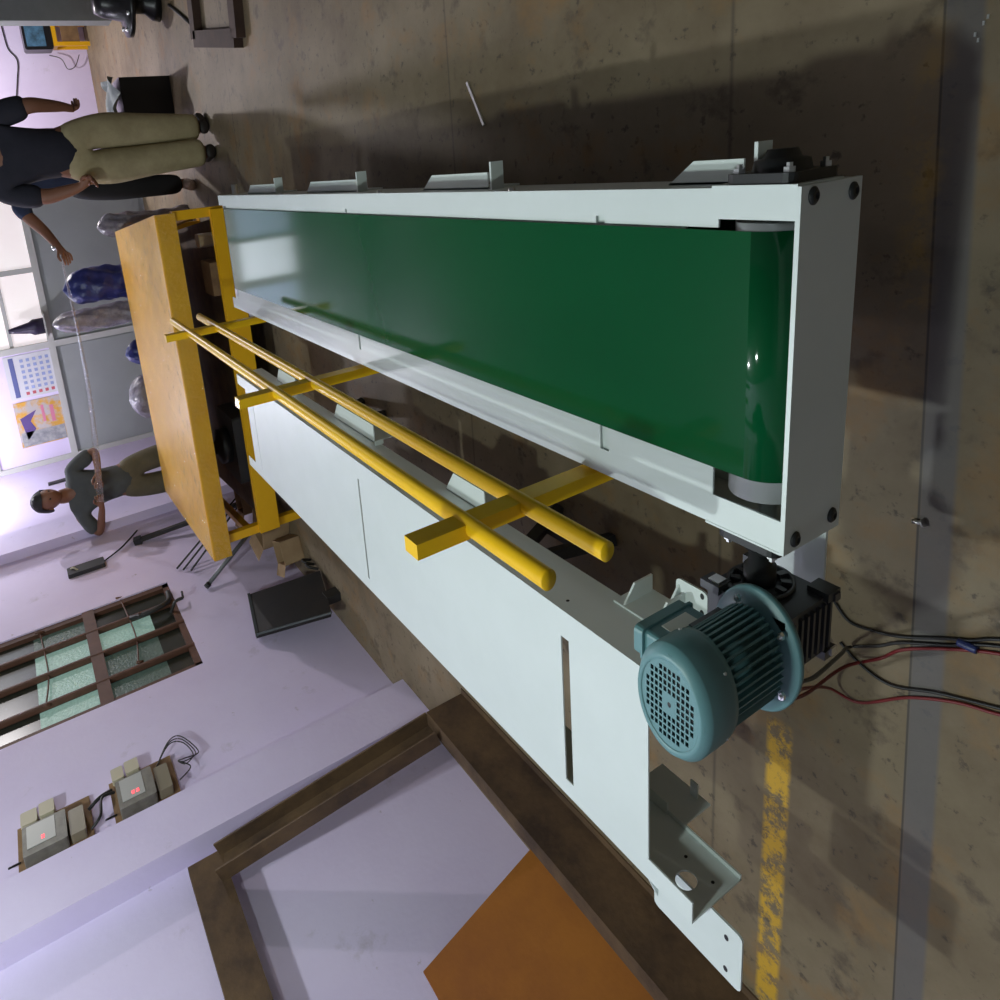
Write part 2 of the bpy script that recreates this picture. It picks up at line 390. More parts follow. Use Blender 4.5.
f = flange(CX1, -.160, -1, SL, CY0, CY1, .687, sp=.78); sp2.add(f.v, f.f); sp2.box(CX1 - .03, CX1, CY0, CY1, CB, CB + .004); sp2.build('side_plate', WHITE, bc)
MB().box(-.66, -.12, .75, 3.30, .508, .513).build('bed_plate', WHITE, bc)
for y in (1.3, 2.0, 2.7): MB().box(-.677, -.103, y - .02, y + .02, .42, .47).build('cross_member', WHITE, bc)
# belt loop with rounded ends
RY, RZ, ZC = .058, .072, .455
BYN, BYF = .629, 3.345
bl = MB(); pth = []
for k in range(29):
    t = PI / 2 + PI * k / 28; pth.append((BYN + RY * math.cos(t), ZC + RZ * math.sin(t)))
for k in range(29):
    t = -PI / 2 + PI * k / 28; pth.append((BYF + RY * math.cos(t), ZC + RZ * math.sin(t)))
outer = pth; inner = [(y + (.003 if y < 2 else -.003) * 0, ZC + (z - ZC) * .965) for (y, z) in pth]
n = len(outer); vs = []; fs = []
for x in (-.571, -.163):
    vs += [(x, y, z) for y, z in outer]
for x in (-.571, -.163):
    vs += [(x, y, z) for y, z in inner]
for i in range(n):
    j = (i + 1) % n
    fs += [(i, j, n + j, n + i), (2 * n + i, 3 * n + i, 3 * n + j, 2 * n + j), (i, 2 * n + i, 2 * n + j, j), (n + i, n + j, 3 * n + j, 3 * n + i)]
bl.add(vs, fs, True); ob = bl.build('belt', GREEN, bc)
ob.data.polygons.foreach_set('use_smooth', [abs(p.normal.x) < .5 and p.area < .02 for p in ob.data.polygons])
for yc in (BYN, BYF):
    d = MB().lathe([(.03, -.243), (.070, -.243), (.070, .215), (.03, .215)], (-.367, yc, ZC), 0, 40, .8, 1.0).build('drum', ALU, bc)
    MB().lathe([(.016, -.34), (.016, .34)], (-.39, yc, ZC), 0, 16, .8, 1).build('shaft', STEEL, d)
MB().box(CX0 - .001, CX1 + .001, CY0 - .008, CY0 - .001, CB - .002, CT + .004).build('end_plate', WHITE, bc)
for (x, z) in ((-.113, .495), (-.117, .392), (-.662, .495), (-.655, .392)):
    b = MB().lathe([(.0118, 0), (.0118, -.002), (.008, -.005), (.0045, -.006), (.0045, -.003)], (x, CY0 - .008, z), 1, 20, 1.15, 1.0).build('bolt', BLACK, bc)
MB().box(CX0, CX1, CY1 - .006, CY1, CB, CB + .012).build('end_plate', WHITE, bc)

def bearing(side):
    x = CX1 if side > 0 else CX0
    s = side; m = MB(); yc, zc = BYN, ZC
    def px(a, b): return (min(x + s * a, x + s * b), max(x + s * a, x + s * b))
    lo, hi = px(0.0, .004); MB().box(lo, hi, yc - .062, yc + .07, zc - .05, zc + .066).build('bearing_backing_plate', WHITE, bc)
    lo, hi = px(.004, .020); m.rbox(lo, hi, yc - .052, yc + .052, zc - .062, zc + .062, .014, 0)
    m.lathe([(.048, .018 * s), (.044, .036 * s), (.030, .040 * s), (.024, .052 * s), (.0, .052 * s)], (x, yc, zc), 0, 24, .8, 1, cap=False)
    o = m.build('bearing_housing', BLACK, bc)
    for dy in (-.038, .038):
        for dz in (-.046, .046):
            MB().lathe([(.009, .020 * s), (.009, .028 * s), (.005, .028 * s), (.005, .034 * s)], (x, yc + dy, zc + dz), 0, 6, .9, 1, smooth=False).build('bearing_bolt', STEEL, o)
bearing(1); bearing(-1)
def bracket(parent, xs, s, y0, y1, z, proj=.04, tip=.065):
    """bent foot bracket on a side plate: shelf with a slanted far end, web under it and a square lug at the near end"""
    pts = [(xs, y1), (xs + s * proj, y1 - .05), (xs + s * proj, y0 + .03), (xs, y0 + .03)]
    m = MB().prism(pts, 2, z - .004, z)
    m.prism([(y0 + .03, z), (y1, z), (y1 - .08, z - .10), (y0 + .03, z - .10)], 0, min(xs, xs + s * .004), max(xs, xs + s * .004))
    o = m.build('bracket', WHITE, parent)
    MB().box(min(xs, xs + s * tip), max(xs, xs + s * tip), y0, y0 + .006, z - .025, z + .012).build('lug', WHITE, o)
    MB().prism([(xs, z - .004), (xs + s * proj, z - .004), (xs, z - .09)], 1, (y0 + y1) / 2, (y0 + y1) / 2 + .005).build('gusset', WHITE, o)
    return o
for (a, b) in ((.66, .83), (1.31, 1.63), (2.0, 2.45), (2.75, 3.15)): bracket(bc, CX1, 1, a, b, .455)
# foot plate under the drive end
MB().rbox(-.865, -.68, .60, .70, .318, .324, .015).build('foot_plate', WHITE, bc)
MB().box(-.69, CX0, .62, .70, .318, .42).build('foot_web', WHITE, bc)
for y in (1.2, 1.8, 2.6): MB().lathe([(.008, 0), (.008, .006), (0.0, .007)], (CX1, y, .50), 0, 8, cap=False).build('rivet', STEEL, bc)

# yellow guard rail
GX = -.711
for y, zt in ((.985, .965), (2.02, .968), (3.15, .95)):
    MB().box(GX - .016, GX + .016, y - .022, y + .022, .43, zt).build('guard_post', YEL, bc)
    MB().box(CX0 - .012, CX0, y - .04, y + .04, .42, .49).build('post_foot', YEL, bc)
for z, yf in ((.702, 3.47), (.838, 3.49)):
    MB().lathe([(.0, 0), (.0165, 0), (.0165, .0005), (.0165, yf - .7575), (.0165, yf - .757), (0, yf - .757)], (GX + .006, .757, z), 1, 24, 1.2, 1.0, cap=False).build('guard_rail', YEL, bc)

# gear motor, standing upright on the worm gearbox
gx0, gx1, gy0, gy1, gz0, gz1 = -.915, -.785, .540, .690, .388, .545
gb = MB().box(gx0 + .01, gx1 - .01, gy0 + .008, gy1 - .008, gz0 + .01, gz1 - .01)
for (ya, yb) in ((gy0, gy0 + .035), (gy1 - .035, gy1)):
    for (za, zb) in ((gz0, gz0 + .035), (gz1 - .035, gz1)):
        for (xa, xb) in ((gx0, gx0 + .016), (gx1 - .016, gx1)):
            gb.box(xa, xb, ya, yb, za, zb)
GB = gb.build('gearbox', GBX, bc)
gcy, gcz = .640, .455
rg = MB().lathe([(.052, 0), (.056, .006), (.062, .006), (.062, .0), (.052, 0)], (gx1 - .008, gcy - .01, gcz + .01), 0, 36, .8, 1, cap=False)
rg.build('cover_ring', GBX, GB)
for k in range(10):
    t = 2 * PI * k / 10; c, s_ = math.cos(t), math.sin(t)
    MB().bar((gx1 - .004, gcy - .01 + .036 * .8 * c, gcz + .01 + .036 * s_), (gx1 - .004, gcy - .01 + .054 * .8 * c, gcz + .01 + .054 * s_), .010, .008, (1, 0, 0)).build('rib', GBX, GB)
MB().lathe([(.030, -.02), (.030, .03), (.022, .032), (.022, .10)], (gx1 - .008, gcy - .005, gcz + .005), 0, 24, .8, 1).build('output_hub', BLACK, GB)
for z in [gz0 + .02 + i * .0165 for i in range(8)]:
    MB().box(gx0 + .02, gx1 - .02, gy0 + .002, gy0 + .010, z - .003, z + .003).build('fin', GBX, GB)
for (x, z) in ((gx1 - .012, gz0 + .012), (gx0 + .012, gz0 + .012), (gx1 - .012, gz1 - .012)):
    MB().box(x - .007, x + .007, gy0 - .003, gy0, z - .008, z + .008).build('lug_face', STEEL if z < .42 and x < -.85 else GBX, GB)
MB().box(gx1, gx1 + .003, gy1 - .03, gy1 - .01, gz1 - .03, gz1 - .008).build('lug_face', STEEL, GB)

MXc, MYc = -.864, .588
AX, AY = 1.22, .80
fl = MB().lathe([(.0, 0), (.092, 0), (.094, .003), (.094, .011), (.091, .013), (.072, .013), (.068, .021), (.0, .021)], (MXc, MYc, .532), 2, 56, AX, AY, cap=False)
GM = fl.build('gear_motor', TEAL, bc)
bd = MB().lathe([(.062, .548), (.062, .700)], (MXc, MYc, 0), 2, 40, AX, AY); bd.build('motor_body', TEAL, GM)
for k in range(40):
    t = 2 * PI * (k + .5) / 40
    if .33 < t / (2 * PI) - .0 < .20: continue
    c, s_ = math.cos(t), math.sin(t)
    MB().bar((MXc + .060 * AX * c, MYc + .060 * AY * s_, .625), (MXc + .073 * AX * c, MYc + .073 * AY * s_, .625), .0035, .13, (0, 0, 1)).build('cooling_fin', TEAL, GM)
MB().lathe([(.066, .562), (.066, .574), (.06, .576)], (MXc, MYc, 0), 2, 40, AX, AY).build('end_shield', TEAL, GM)
# fan cover with a real grid of square holes
fc = MB().lathe([(.074, .682), (.080, .684), (.0825, .696), (.0825, .744), (.0815, .747), (.072, .7595), (.066, .7605), (.0635, .759)], (MXc, MYc, 0), 2, 64, AX, AY, cap=False)
FC = fc.build('fan_cover', TEAL, GM)
pitch, hole = .0098, .0068
def R2(i, j): return math.hypot(i, j) * pitch
NG = 7
gm = MB()
def isopen(i, j):
    if abs(i) > NG or abs(j) > NG: return False
    if R2(i, j) > .0570: return False
    if abs(i) <= 1 and abs(j) <= 1: return False
    return True
fx = lambda a: MXc + a * AX
fy = lambda a: MYc + a * AY
ca, sa_ = math.cos(.0), math.sin(.0)
for i in range(-NG, NG + 1):
    for j in range(-NG, NG + 1):
        if R2(i, j) > .069: continue
        x0, x1 = (i - .5) * pitch, (i + .5) * pitch; y0, y1 = (j - .5) * pitch, (j + .5) * pitch
        hx0, hx1 = i * pitch - hole / 2, i * pitch + hole / 2; hy0, hy1 = j * pitch - hole / 2, j * pitch + hole / 2
        if isopen(i, j):
            for (a, b, c, d) in ((x0, hx0, y0, y1), (hx1, x1, y0, y1), (hx0, hx1, y0, hy0), (hx0, hx1, hy1, y1)):
                gm.box(fx(a), fx(b), fy(c), fy(d), .7555, .7580)
        else:
            gm.box(fx(x0), fx(x1), fy(y0), fy(y1), .7555, .7580)
gm.build('fan_grille', TEAL, FC)
MB().lathe([(.050, 0), (.0, 0)], (MXc, MYc, .73), 2, 32, AX, AY, cap=False).build('fan', BLACK, FC)
MB().lathe([(.004, 0), (.0, 0.0008)], (MXc, MYc, .7581), 2, 12, AX, AY, cap=False).build('centre_hole_shade', BLACK, FC)  # flat black disc paints the shade of a centre hole
for t in (.4, 2.2, 4.2, 5.4):
    c, s_ = math.cos(t), math.sin(t)
    MB().lathe([(.006, 0), (.006, .006), (.003, .006), (.003, .01)], (MXc + .079 * AX * c, MYc + .079 * AY * s_, .554), 2, 6, AX, AY, smooth=False).build('flange_bolt', STEEL, GM)
    MB().lathe([(.003, 0), (.003, .003), (.0, .003)], (MXc + .0815 * AX * c, MYc + .0815 * AY * s_, .70), 0, 8).build('cover_screw', STEEL, GM)
tb = MB().rbox(MXc + .008, MXc + .062, MYc + .040, MYc + .080, .60, .715, .008, 1)
TB = tb.build('terminal_box', TEAL, GM)
MB().rbox(MXc + .004, MXc + .066, MYc + .080, MYc + .084, .594, .722, .008, 1).build('terminal_lid', TEAL, TB)
MB().rbox(MXc + .008, MXc + .062, MYc + .084, MYc + .100, .598, .718, .01, 1).build('terminal_cover', TEAL, TB)
MB().box(MXc + .0621, MXc + .0631, MYc + .048, MYc + .072, .625, .685).build('rating_label', LABEL, TB)
MB().box(MXc + .073, MXc + .0745, MYc + .01, MYc + .04, .585, .66).build('name_plate', GBX, GM)

# ================================================================== bare conveyor frame
FX0_, FX1_, FY0, FY1 = -1.648, -1.092, .713, 3.585
cf = thing('conveyor_frame', 'bare white conveyor frame without a belt, standing beside the lilac wall', 'conveyor', (-1.37, 2.1, 0))
bp = MB(); T0, T1 = .516, .52
SLT = [(1.050, 1.076), (2.128, 2.139), (3.352, 3.358)]
SX0, SX1 = -1.598, -1.168
ya = .823
for (s0, s1) in SLT:
    bp.box(FX0_, FX1_, ya, s0, T0, T1)
    bp.box(FX0_, SX0, s0, s1, T0, T1).box(SX1, FX1_, s0, s1, T0, T1); ya = s1
bp.box(FX0_, FX1_, ya, 3.46, T0, T1)
bp.build('bed_plate', WHITE, cf)
for (a, b) in ((FX0_, FX0_ + .058), (FX1_ - .058, FX1_)):
    MB().box(a, b, FY0, .823, T0, T1).build('top_flange', WHITE, cf)
    MB().box(a, b, 3.46, FY1, T0, T1).build('top_flange', WHITE, cf)
def side_with_hole(x0, x1):
    """side plate; at the near end a round bearing hole is cut through it"""
    m = MB().box(x0, x1, .86, FY1, .37, .516)
    yc, zc, r = .775, .455, .026; N = 32
    y0, y1, z0, z1 = FY0, .86, .352, .516
    pts = []
    for k in range(N):
        t = 2 * PI * k / N; c, s_ = math.cos(t), math.sin(t)
        q = 1e9
        if c > 1e-6: q = min(q, (y1 - yc) / c)
        if c < -1e-6: q = min(q, (y0 - yc) / c)
        if s_ > 1e-6: q = min(q, (z1 - zc) / s_)
        if s_ < -1e-6: q = min(q, (z0 - zc) / s_)
        pts.append(((yc + r * .8 * c, zc + r * s_), (yc + q * c, zc + q * s_)))
    # pull the outline points nearest the corners onto them
    for cy, cz in ((y0, z0), (y0, z1), (y1, z0), (y1, z1)):
        k = min(range(N), key=lambda i: math.hypot(pts[i][1][0] - cy, pts[i][1][1] - cz)); pts[k] = (pts[k][0], (cy, cz))
    vs = []; fs = []
    for x in (x0, x1):
        for a, b in pts: vs += [(x, *a), (x, *b)]
    for k in range(N):
        a, b = 2 * k, 2 * ((k + 1) % N); o = 2 * N
        fs += [(a, b, b + 1, a + 1), (o + a, o + a + 1, o + b + 1, o + b), (a, o + a, o + b, b), (a + 1, b + 1, o + b + 1, o + a + 1)]
    m.add(vs, fs); return m
for (x0, x1, s) in ((FX0_, FX0_ + .005, 1), (FX1_ - .005, FX1_, -1)):
    m = side_with_hole(x0, x1)
    m.box(min(x0, x0 + s * .016), max(x0, x0 + s * .016), FY0, .90, .352, .356)
    o = m.build('side_plate', WHITE, cf)
    xh = x1 if s > 0 else x0
    for (dy, dz) in ((.034, .044), (-.034, -.044), (.034, -.044)):
        MB().lathe([(.0045, 0), (0, .0006 * s)], (xh + .0003 * s, .775 + dy, .455 + dz), 0, 12, .8, 1, cap=False).build('bolt_hole_shade', BLACK, o)  # black discs paint the dark inside of small bolt holes, none is cut
for y in (1.35, 2.35, 3.2): MB().box(FX0_ + .005, FX1_ - .005, y - .02, y + .02, .43, .48).build('cross_member', WHITE, cf)
def foot(parent, xs, s, y0, y1, z, wdt):
    r = .012; xa, xb = min(xs, xs + s * wdt), max(xs, xs + s * wdt)
    o = MB().rbox(xa, xb, y0, y1, z - .005, z, r).build('foot_plate', WHITE, parent)
    for (dx, dy) in ((.25, .16), (.82, .16)):
        MB().lathe([(.0065, 0), (0, .0005)], (xs + s * wdt * dx, y0 + (y1 - y0) * dy, z + .0003), 2, 12, 1.2, .8, cap=False).build('bolt_hole_shade', BLACK, o)  # uncut holes: their inner shade is a flat black disc
    MB().prism([(xs, z), (xs + s * wdt * .8, z), (xs, z + .05)], 1, y1 - .01, y1 - .005).build('gusset', WHITE, o)
foot(cf, FX0_ - .006, -1, .643, .86, .455, .155)
foot(cf, FX1_ + .004, 1, .845, .925, .30, .075)
MB().box(FX1_, FX1_ + .005, .83, 1.02, .295, .40).build('foot_web', WHITE, cf)
for y in (.90, .99): MB().prism([(FX1_, .40), (FX1_ + .05, .36), (FX1_ + .05, .30), (FX1_, .30)], 1, y, y + .005).build('gusset', WHITE, cf)
MB().box(FX0_ + .005, FX0_ + .04, .90, .96, .355, .36).build('bottom_flange', WHITE, cf)
MB().box(FX0_, FX0_ + .005, .86, 1.0, .25, .37).build('foot_web', WHITE, cf)
MB().box(FX0_ - .005, FX0_ + .05, .885, .905, .262, .266).build('foot_tab', WHITE, cf)
for (a, b) in ((1.50, 1.74), (2.2, 2.6), (3.0, 3.3)): bracket(cf, FX1_, 1, a, b, .385, .075, .02)
for (x, y) in ((FX1_ + .0005, 1.085), (FX1_ + .0005, 2.2)):
    MB().lathe([(.005, 0), (0, .0006)], (x, y, .485), 0, 10, .8, 1, cap=False).build('bolt_hole_shade', BLACK, cf)  # hole shade painted as black discs on the side plate

# dark steel trestles carrying both conveyors
def trestle(x, y, label):
    t = thing('steel_trestle', label, 'trestle', (x, y, 0), 'trestles under the conveyors')
    MB().box(x - .16, x + .16, y - .03, y + .03, .315, .368).build('top_bar', DARKM, t)
    for sx in (-1, 1):
        for sy in (-1, 1):
            MB().bar((x + sx * .12, y, .33), (x + sx * .15, y + sy * .12, 0.0), .035, .035).build('leg', DARKM, t)
        MB().bar((x + sx * .14, y - .085, .11), (x + sx * .14, y + .085, .11), .02, .02).build('stretcher', DARKM, t)
trestle(-.39, 1.25, 'dark steel trestle under the drive half of the green belt conveyor')
trestle(-.39, 2.75, 'dark steel trestle under the tail half of the green belt conveyor')
trestle(-1.40, 1.5, 'dark steel trestle under the bare white frame, by its bearing hole end')
trestle(-1.40, 2.95, 'dark steel trestle under the bare white frame, by the yellow table')

# ================================================================== yellow table wrapped in film
yt = thing('yellow_table', 'long yellow steel table wrapped in clear stretch film', 'table', (-1.35, 4.9, 0))
TZ = .69
c_ = [(-2.55, 4.22), (-.195, 4.27), (-.37, 6.02), (-2.70, 5.86)]        # plan corners: near left, near right, far right, far left
def lerp(a, b, t): return (a[0] + (b[0] - a[0]) * t, a[1] + (b[1] - a[1]) * t)
MB().prism(c_, 2, TZ - .11, TZ).build('table_top', YEL2, yt)
# raised rim/second plane of the near rail
def railbox(a, b, z0, z1, thick, name):
    dx, dy = b[0] - a[0], b[1] - a[1]; L_ = math.hypot(dx, dy); nx, ny = -dy / L_ * thick, dx / L_ * thick
    MB().prism([a, b, (b[0] + nx, b[1] + ny), (a[0] + nx, a[1] + ny)], 2, z0, z1).build(name, YEL2, yt)
railbox((c_[0][0], c_[0][1] - .012), (c_[1][0], c_[1][1] - .012), TZ - .125, TZ - .004, .05, 'front_rail')
railbox((-2.46, 4.20), (-.20, 4.24), .20, .345, .05, 'lower_rail')
railbox((-2.62, 5.78), (-.38, 5.9), .20, .30, .05, 'lower_rail')
for (x, y) in ((-2.44, 4.26), (-.215, 4.29), (-.39, 5.9), (-2.62, 5.74)):
    MB().box(x - .03, x + .03, y - .02, y + .03, 0, TZ - .11).build('leg', YEL2, yt)
    MB().box(x - .05, x + .05, y - .04, y + .05, 0, .008).build('leg_foot', YEL2, yt)
for (x0, x1) in ((-2.46, -2.64), (-.21, -.40)):
    MB().bar((x0, 4.3, .40), (x1, 5.8, .40), .04, .05).build('side_rail', YEL2, yt)
# stub struts between the upper and lower rail at both ends
# things stored under the table
MB().prism([(-2.42, 4.27), (-.25, 4.31), (-.42, 5.80), (-2.58, 5.70)], 2, .262, .272).build('lower_shelf', RUST, yt)
tag(MB().rbox(-.78, -.55, 4.40, 4.62, .272, .36, .01).build('wooden_block', WOODB), 'brown wooden block on the dark shelf under the yellow table', 'block')
tag(MB().rbox(-.45, -.36, 4.42, 4.52, .272, .40, .02).build('steel_fitting', STEEL), 'small bright steel fitting on the dark shelf beside the wooden block', 'fitting')
u = thing('gear_unit', 'dark machine unit standing on the shelf under the yellow table', 'machine', (-1.9, 4.55, .272))
MB().rbox(-2.15, -1.65, 4.38, 4.78, .272, .38, .03).build('base', DARKM, u)
MB().lathe([(.13, 0), (.13, .07), (.05, .09), (.05, .13)], (-1.9, 4.58, .38), 2, 24).build('hub', BLACK, u)
# film shell hugging the table top
def film_fn(u_, v_):
    a = lerp(c_[0], c_[1], u_); b = lerp(c_[3], c_[2], u_)
    t = v_ * 1.14 - .07
    tt = min(max(t, -.008), 1.008); p = lerp(a, b, tt)
    z = TZ + .004 + .003 * math.sin(u_ * 70 + v_ * 9) * math.sin(v_ * 31)
    if t < -.008: z = TZ - (-.008 - t) * 2.0; p = (p[0], p[1] - .014)
    if t > 1.008: z = TZ - (t - 1.008) * 2.0; p = (p[0], p[1] + .006)
    return (p[0], p[1], z)
o = MB().grid(film_fn, 120, 40).build('film_wrap', FILM, yt, fix=False); o['label'] = 'crumpled clear stretch film'

CREASE = FILM
cr = MB(); rc = random.Random(4)
for k in range(230):
    if k < 90: u0, v0 = rc.uniform(.78, .995), rc.betavariate(1.2, 1.4)
    elif k < 170: u0, v0 = rc.uniform(.0, .8), rc.betavariate(1.0, 4.0) * .55
    else: u0, v0 = rc.uniform(.0, .35), rc.betavariate(1.0, 2.0) * .8
    p = lerp(lerp(c_[0], c_[1], u0), lerp(c_[3], c_[2], u0), v0); ang = rc.gauss(.25, .35); ln = rc.uniform(.02, .09); r_ = rc.uniform(.0015, .004)
    d_ = Vector((math.cos(ang), math.sin(ang), 0)) * ln; c0 = Vector((p[0], p[1], TZ + .005))
    cr.tube([c0 - d_ * .5, c0 - d_ * .2 + Vector((0, 0, r_)), c0 + d_ * .2 + Vector((0, 0, r_)), c0 + d_ * .5], [r_ * .2, r_, r_, r_ * .2], 6)
for k in range(70):
    u0 = rc.choice((rc.uniform(.0, .3), rc.uniform(.0, 1.0))); a = lerp(c_[0], c_[1], u0); z0 = rc.uniform(TZ - .11, TZ - .02); ln = rc.uniform(.02, .07); r_ = rc.uniform(.0015, .003)
    c0 = Vector((a[0], a[1] - .017, z0)); d_ = Vector((1, .02, rc.gauss(0, .3))) * ln
    cr.tube([c0 - d_ * .5, c0 - Vector((0, r_, 0)), c0 + d_ * .5], [r_ * .2, r_, r_ * .2], 6)
o = cr.build('film_creases', CREASE, yt, fix=False); o['kind'] = 'stuff'; o['label'] = 'shiny creases of the stretch film'

# ================================================================== rusty steel along the wall
rf = thing('channel_frame', 'rusty steel channel frame leaning on the lilac wall', 'steel frame', (-2.8, 1.5, 0))
def channel(p, q, wdt, dep, open_dir, name, t=.008):
    """C-section bar from p to q: web of width wdt, flanges of depth dep pointing along open_dir"""
    p, q = Vector(p), Vector(q); d = (q - p).normalized(); o_ = Vector(open_dir); o_ = (o_ - d * o_.dot(d)).normalized()
    a = d.cross(o_).normalized(); m = MB()
    m.bar(p, q, wdt, t, o_)
    for s in (-1, 1):
        off = a * s * (wdt / 2 - t / 2) + o_ * dep / 2
        m.bar(p + off, q + off, t, dep, o_)
    m.build(name, RUST, rf)
def angle_run(m_dark, m_light):
    # bottom rail: dark web facing the room, dusty top flange turned to the wall, thin lower toe
    o = MB().box(-2.562, -2.554, -.6, 2.33, 0, .20).build('bottom_web', m_dark, rf)
    MB().box(-2.625, -2.554, -.6, 2.33, .20, .207).build('bottom_flange', m_light, rf)
    MB().box(-2.554, -2.525, -.6, 2.33, 0, .006).build('bottom_toe', m_light, rf)
angle_run(RUST, RUST)
def upright(p, q, wdt, dep, t=.008):
    p, q = Vector(p), Vector(q); d = (q - p).normalized(); o_ = Vector((1, 0, 0)); o_ = (o_ - d * o_.dot(d)).normalized(); a = o_.cross(d).normalized()
    if a.y > 0: a = -a                                            # a points towards the camera side
    MB().bar(p, q, wdt, t, o_).build('upright_web', RUST, rf)
    for s_, nm, m_ in ((1, 'upright_flange', RUST), (-1, 'upright_flange', RUST)):
        off = a * s_ * (wdt / 2) + o_ * dep / 2; MB().bar(p + off, q + off, t, dep, o_).build(nm, m_, rf)
upright((-2.63, 2.27, .20), (-2.97, 2.50, 1.22), .12, .075)
channel((-2.965, 2.58, 1.275), (-2.985, .9, 1.275), .155, .05, (-1, 0, 0), 'top_channel')
pl = MB().add([(-2.83, 1.77, 0), (-2.83, .2, 0), (-3.035, .15, .66), (-3.035, 1.74, .66),
               (-2.838, 1.77, 0), (-2.838, .2, 0), (-3.043, .15, .66), (-3.043, 1.74, .66)],
              [(0, 1, 2, 3), (7, 6, 5, 4), (0, 3, 7, 4), (1, 5, 6, 2), (0, 4, 5, 1), (3, 2, 6, 7)])
tag(pl.build('steel_plate', RUSTO), 'flat orange-brown rusty steel plate leaning against the lilac wall', 'steel plate')

# black sheet duct against the wall under the window
d = MB(); DP = [(-2.985, 3.93, .0), (-3.0, 3.62, .12), (-3.0, 3.93, .56), (-3.0, 4.33, .46)]
dt = thing('duct_box', 'black sheet-metal box leaning against the lilac wall under the window', 'box', (-2.95, 3.95, 0))
fr = [Vector((-2.79, 4.02, .012)), Vector((-2.81, 3.58, .135)), Vector((-2.985, 3.90, .56)), Vector((-2.985, 4.35, .46))]
bk = [v + Vector((-.045, .02, .0)) for v in fr]
MB().add(fr + bk, [(0, 1, 2, 3), (7, 6, 5, 4), (0, 4, 5, 1), (1, 5, 6, 2), (2, 6, 7, 3), (3, 7, 4, 0)]).build('box_body', mat('black_matt_sheet', (.008, .007, .007), .7, col2=(.016, .012, .010), scale=5), dt)
MB().bar(fr[2], fr[1], .012, .02).bar(fr[2] + Vector((0, -.01, 0)), fr[3], .02, .02).build('rim', mat('grey_edge', (.05, .06, .065), .5), dt)
for i in range(2):
    MB().tube(smooth_path([(-2.80, 4.06 + i * .07, .01), (-2.77, 4.08 + i * .07, .07), (-2.77, 4.12 + i * .07, .07), (-2.80, 4.13 + i * .07, .01)]), .01, 8).build('handle', DARKM, dt)
MB().box(-2.86, -2.80, 3.72, 3.80, 0, .10).build('foot', DARKM, dt)
# scrap boxes and pipes in the corner
def cbox(name, label, c, sx, sy, sz, rz, m):
    o = MB(); ca, sa = math.cos(rz), math.sin(rz)
    for (x0, x1, y0, y1, z0, z1) in ((-sx, sx, -sy, sy, 0, .006), (-sx, -sx + .006, -sy, sy, 0, sz), (sx - .006, sx, -sy, sy, 0, sz), (-sx, sx, -sy, -sy + .006, 0, sz), (-sx, sx, sy - .006, sy, 0, sz)):
        q = MB().box(x0, x1, y0, y1, z0, z1); o.add([(c[0] + x * ca - y * sa, c[1] + x * sa + y * ca, c[2] + z) for x, y, z in q.v], q.f)
    # open flap folded outwards
    q = MB().box(-sx, -sx + .005, -sy, sy, 0, sz * .6)
    o.add([(c[0] + (x - z * .8) * ca - y * sa, c[1] + (x - z * .8) * sa + y * ca, c[2] + sz + z * .3 - .0) for x, y, z in [(v[0], v[1], v[2]) for v in q.v]], q.f)
    return tag(o.build(name, m), label, 'box')
cbox('cardboard_box', 'small open cardboard box on the floor beside the black metal box', (-2.82, 4.46, 0), .09, .10, .16, .4, CARD)
cbox('carton', 'torn brown carton lying between the yellow table and the wall', (-2.72, 4.72, 0), .12, .11, .22, -.3, CARD)
cbox('dark_carton', 'dark brown carton standing under the end of the yellow table', (-2.62, 5.06, 0), .09, .1, .25, .2, WOODB)
tp = thing('leaning_pipe', 'grey steel pipe with black end cap leaning by the yellow table', 'pipe', (-2.86, 4.85, 0))
MB().tube([(-2.72, 5.0, .012), (-3.02, 4.70, .68)], .017, 12).build('pipe', mat('grey_pipe', (.13, .135, .14), .4, .3), tp)
MB().tube([(-3.012, 4.708, .66), (-3.024, 4.696, .69)], .022, 12).build('end_cap', BLACK, tp)
for i, dz in enumerate((0, .05, .09)):
    tag(MB().tube([(-2.68, 5.35 + i * .05, .05), (-3.03, 5.0 + i * .05, .73 + dz)], .008, 8).build('steel_rod', DARKM), ['thin dark rod leaning on the wall, next to the grey pipe', 'thin dark rod leaning on the wall, between two other rods', 'thin dark rod leaning on the wall, next to the square-ended pole'][i], 'rod', 'thin rods behind the yellow table')
tr = thing('dark_pole', 'dark wooden pole with a square end leaning on the lilac wall', 'pole', (-2.95, 5.8, 0))
MB().bar((-2.86, 5.5, .02), (-3.02, 5.74, 1.0), .035, .035).build('shaft', DARKM, tr)
MB().bar((-3.018, 5.735, .98), (-3.028, 5.75, 1.04), .06, .06).build('square_end', BLACK, tr)
sw = thing('switch_strip', 'narrow dark switch strip with a cable on the lilac wall', 'switch', (-3.03, 5.58, 1.3))
MB().rbox(WX, WX + .035, 5.54, 5.66, 1.31, 1.60, .012, 0).build('strip_body', DARKM, sw)
MB().tube(smooth_path([(WX + .03, 5.58, 1.52), (WX + .055, 5.6, 1.55), (WX + .035, 5.63, 1.57)]), .008, 6).build('loose_wire', CREAM, sw)
MB().tube(smooth_path([(WX + .012, 5.62, 1.31), (WX + .012, 5.75, 1.15), (WX + .02, 5.95, .98)]), .007, 6).build('cable', BLKW, sw)

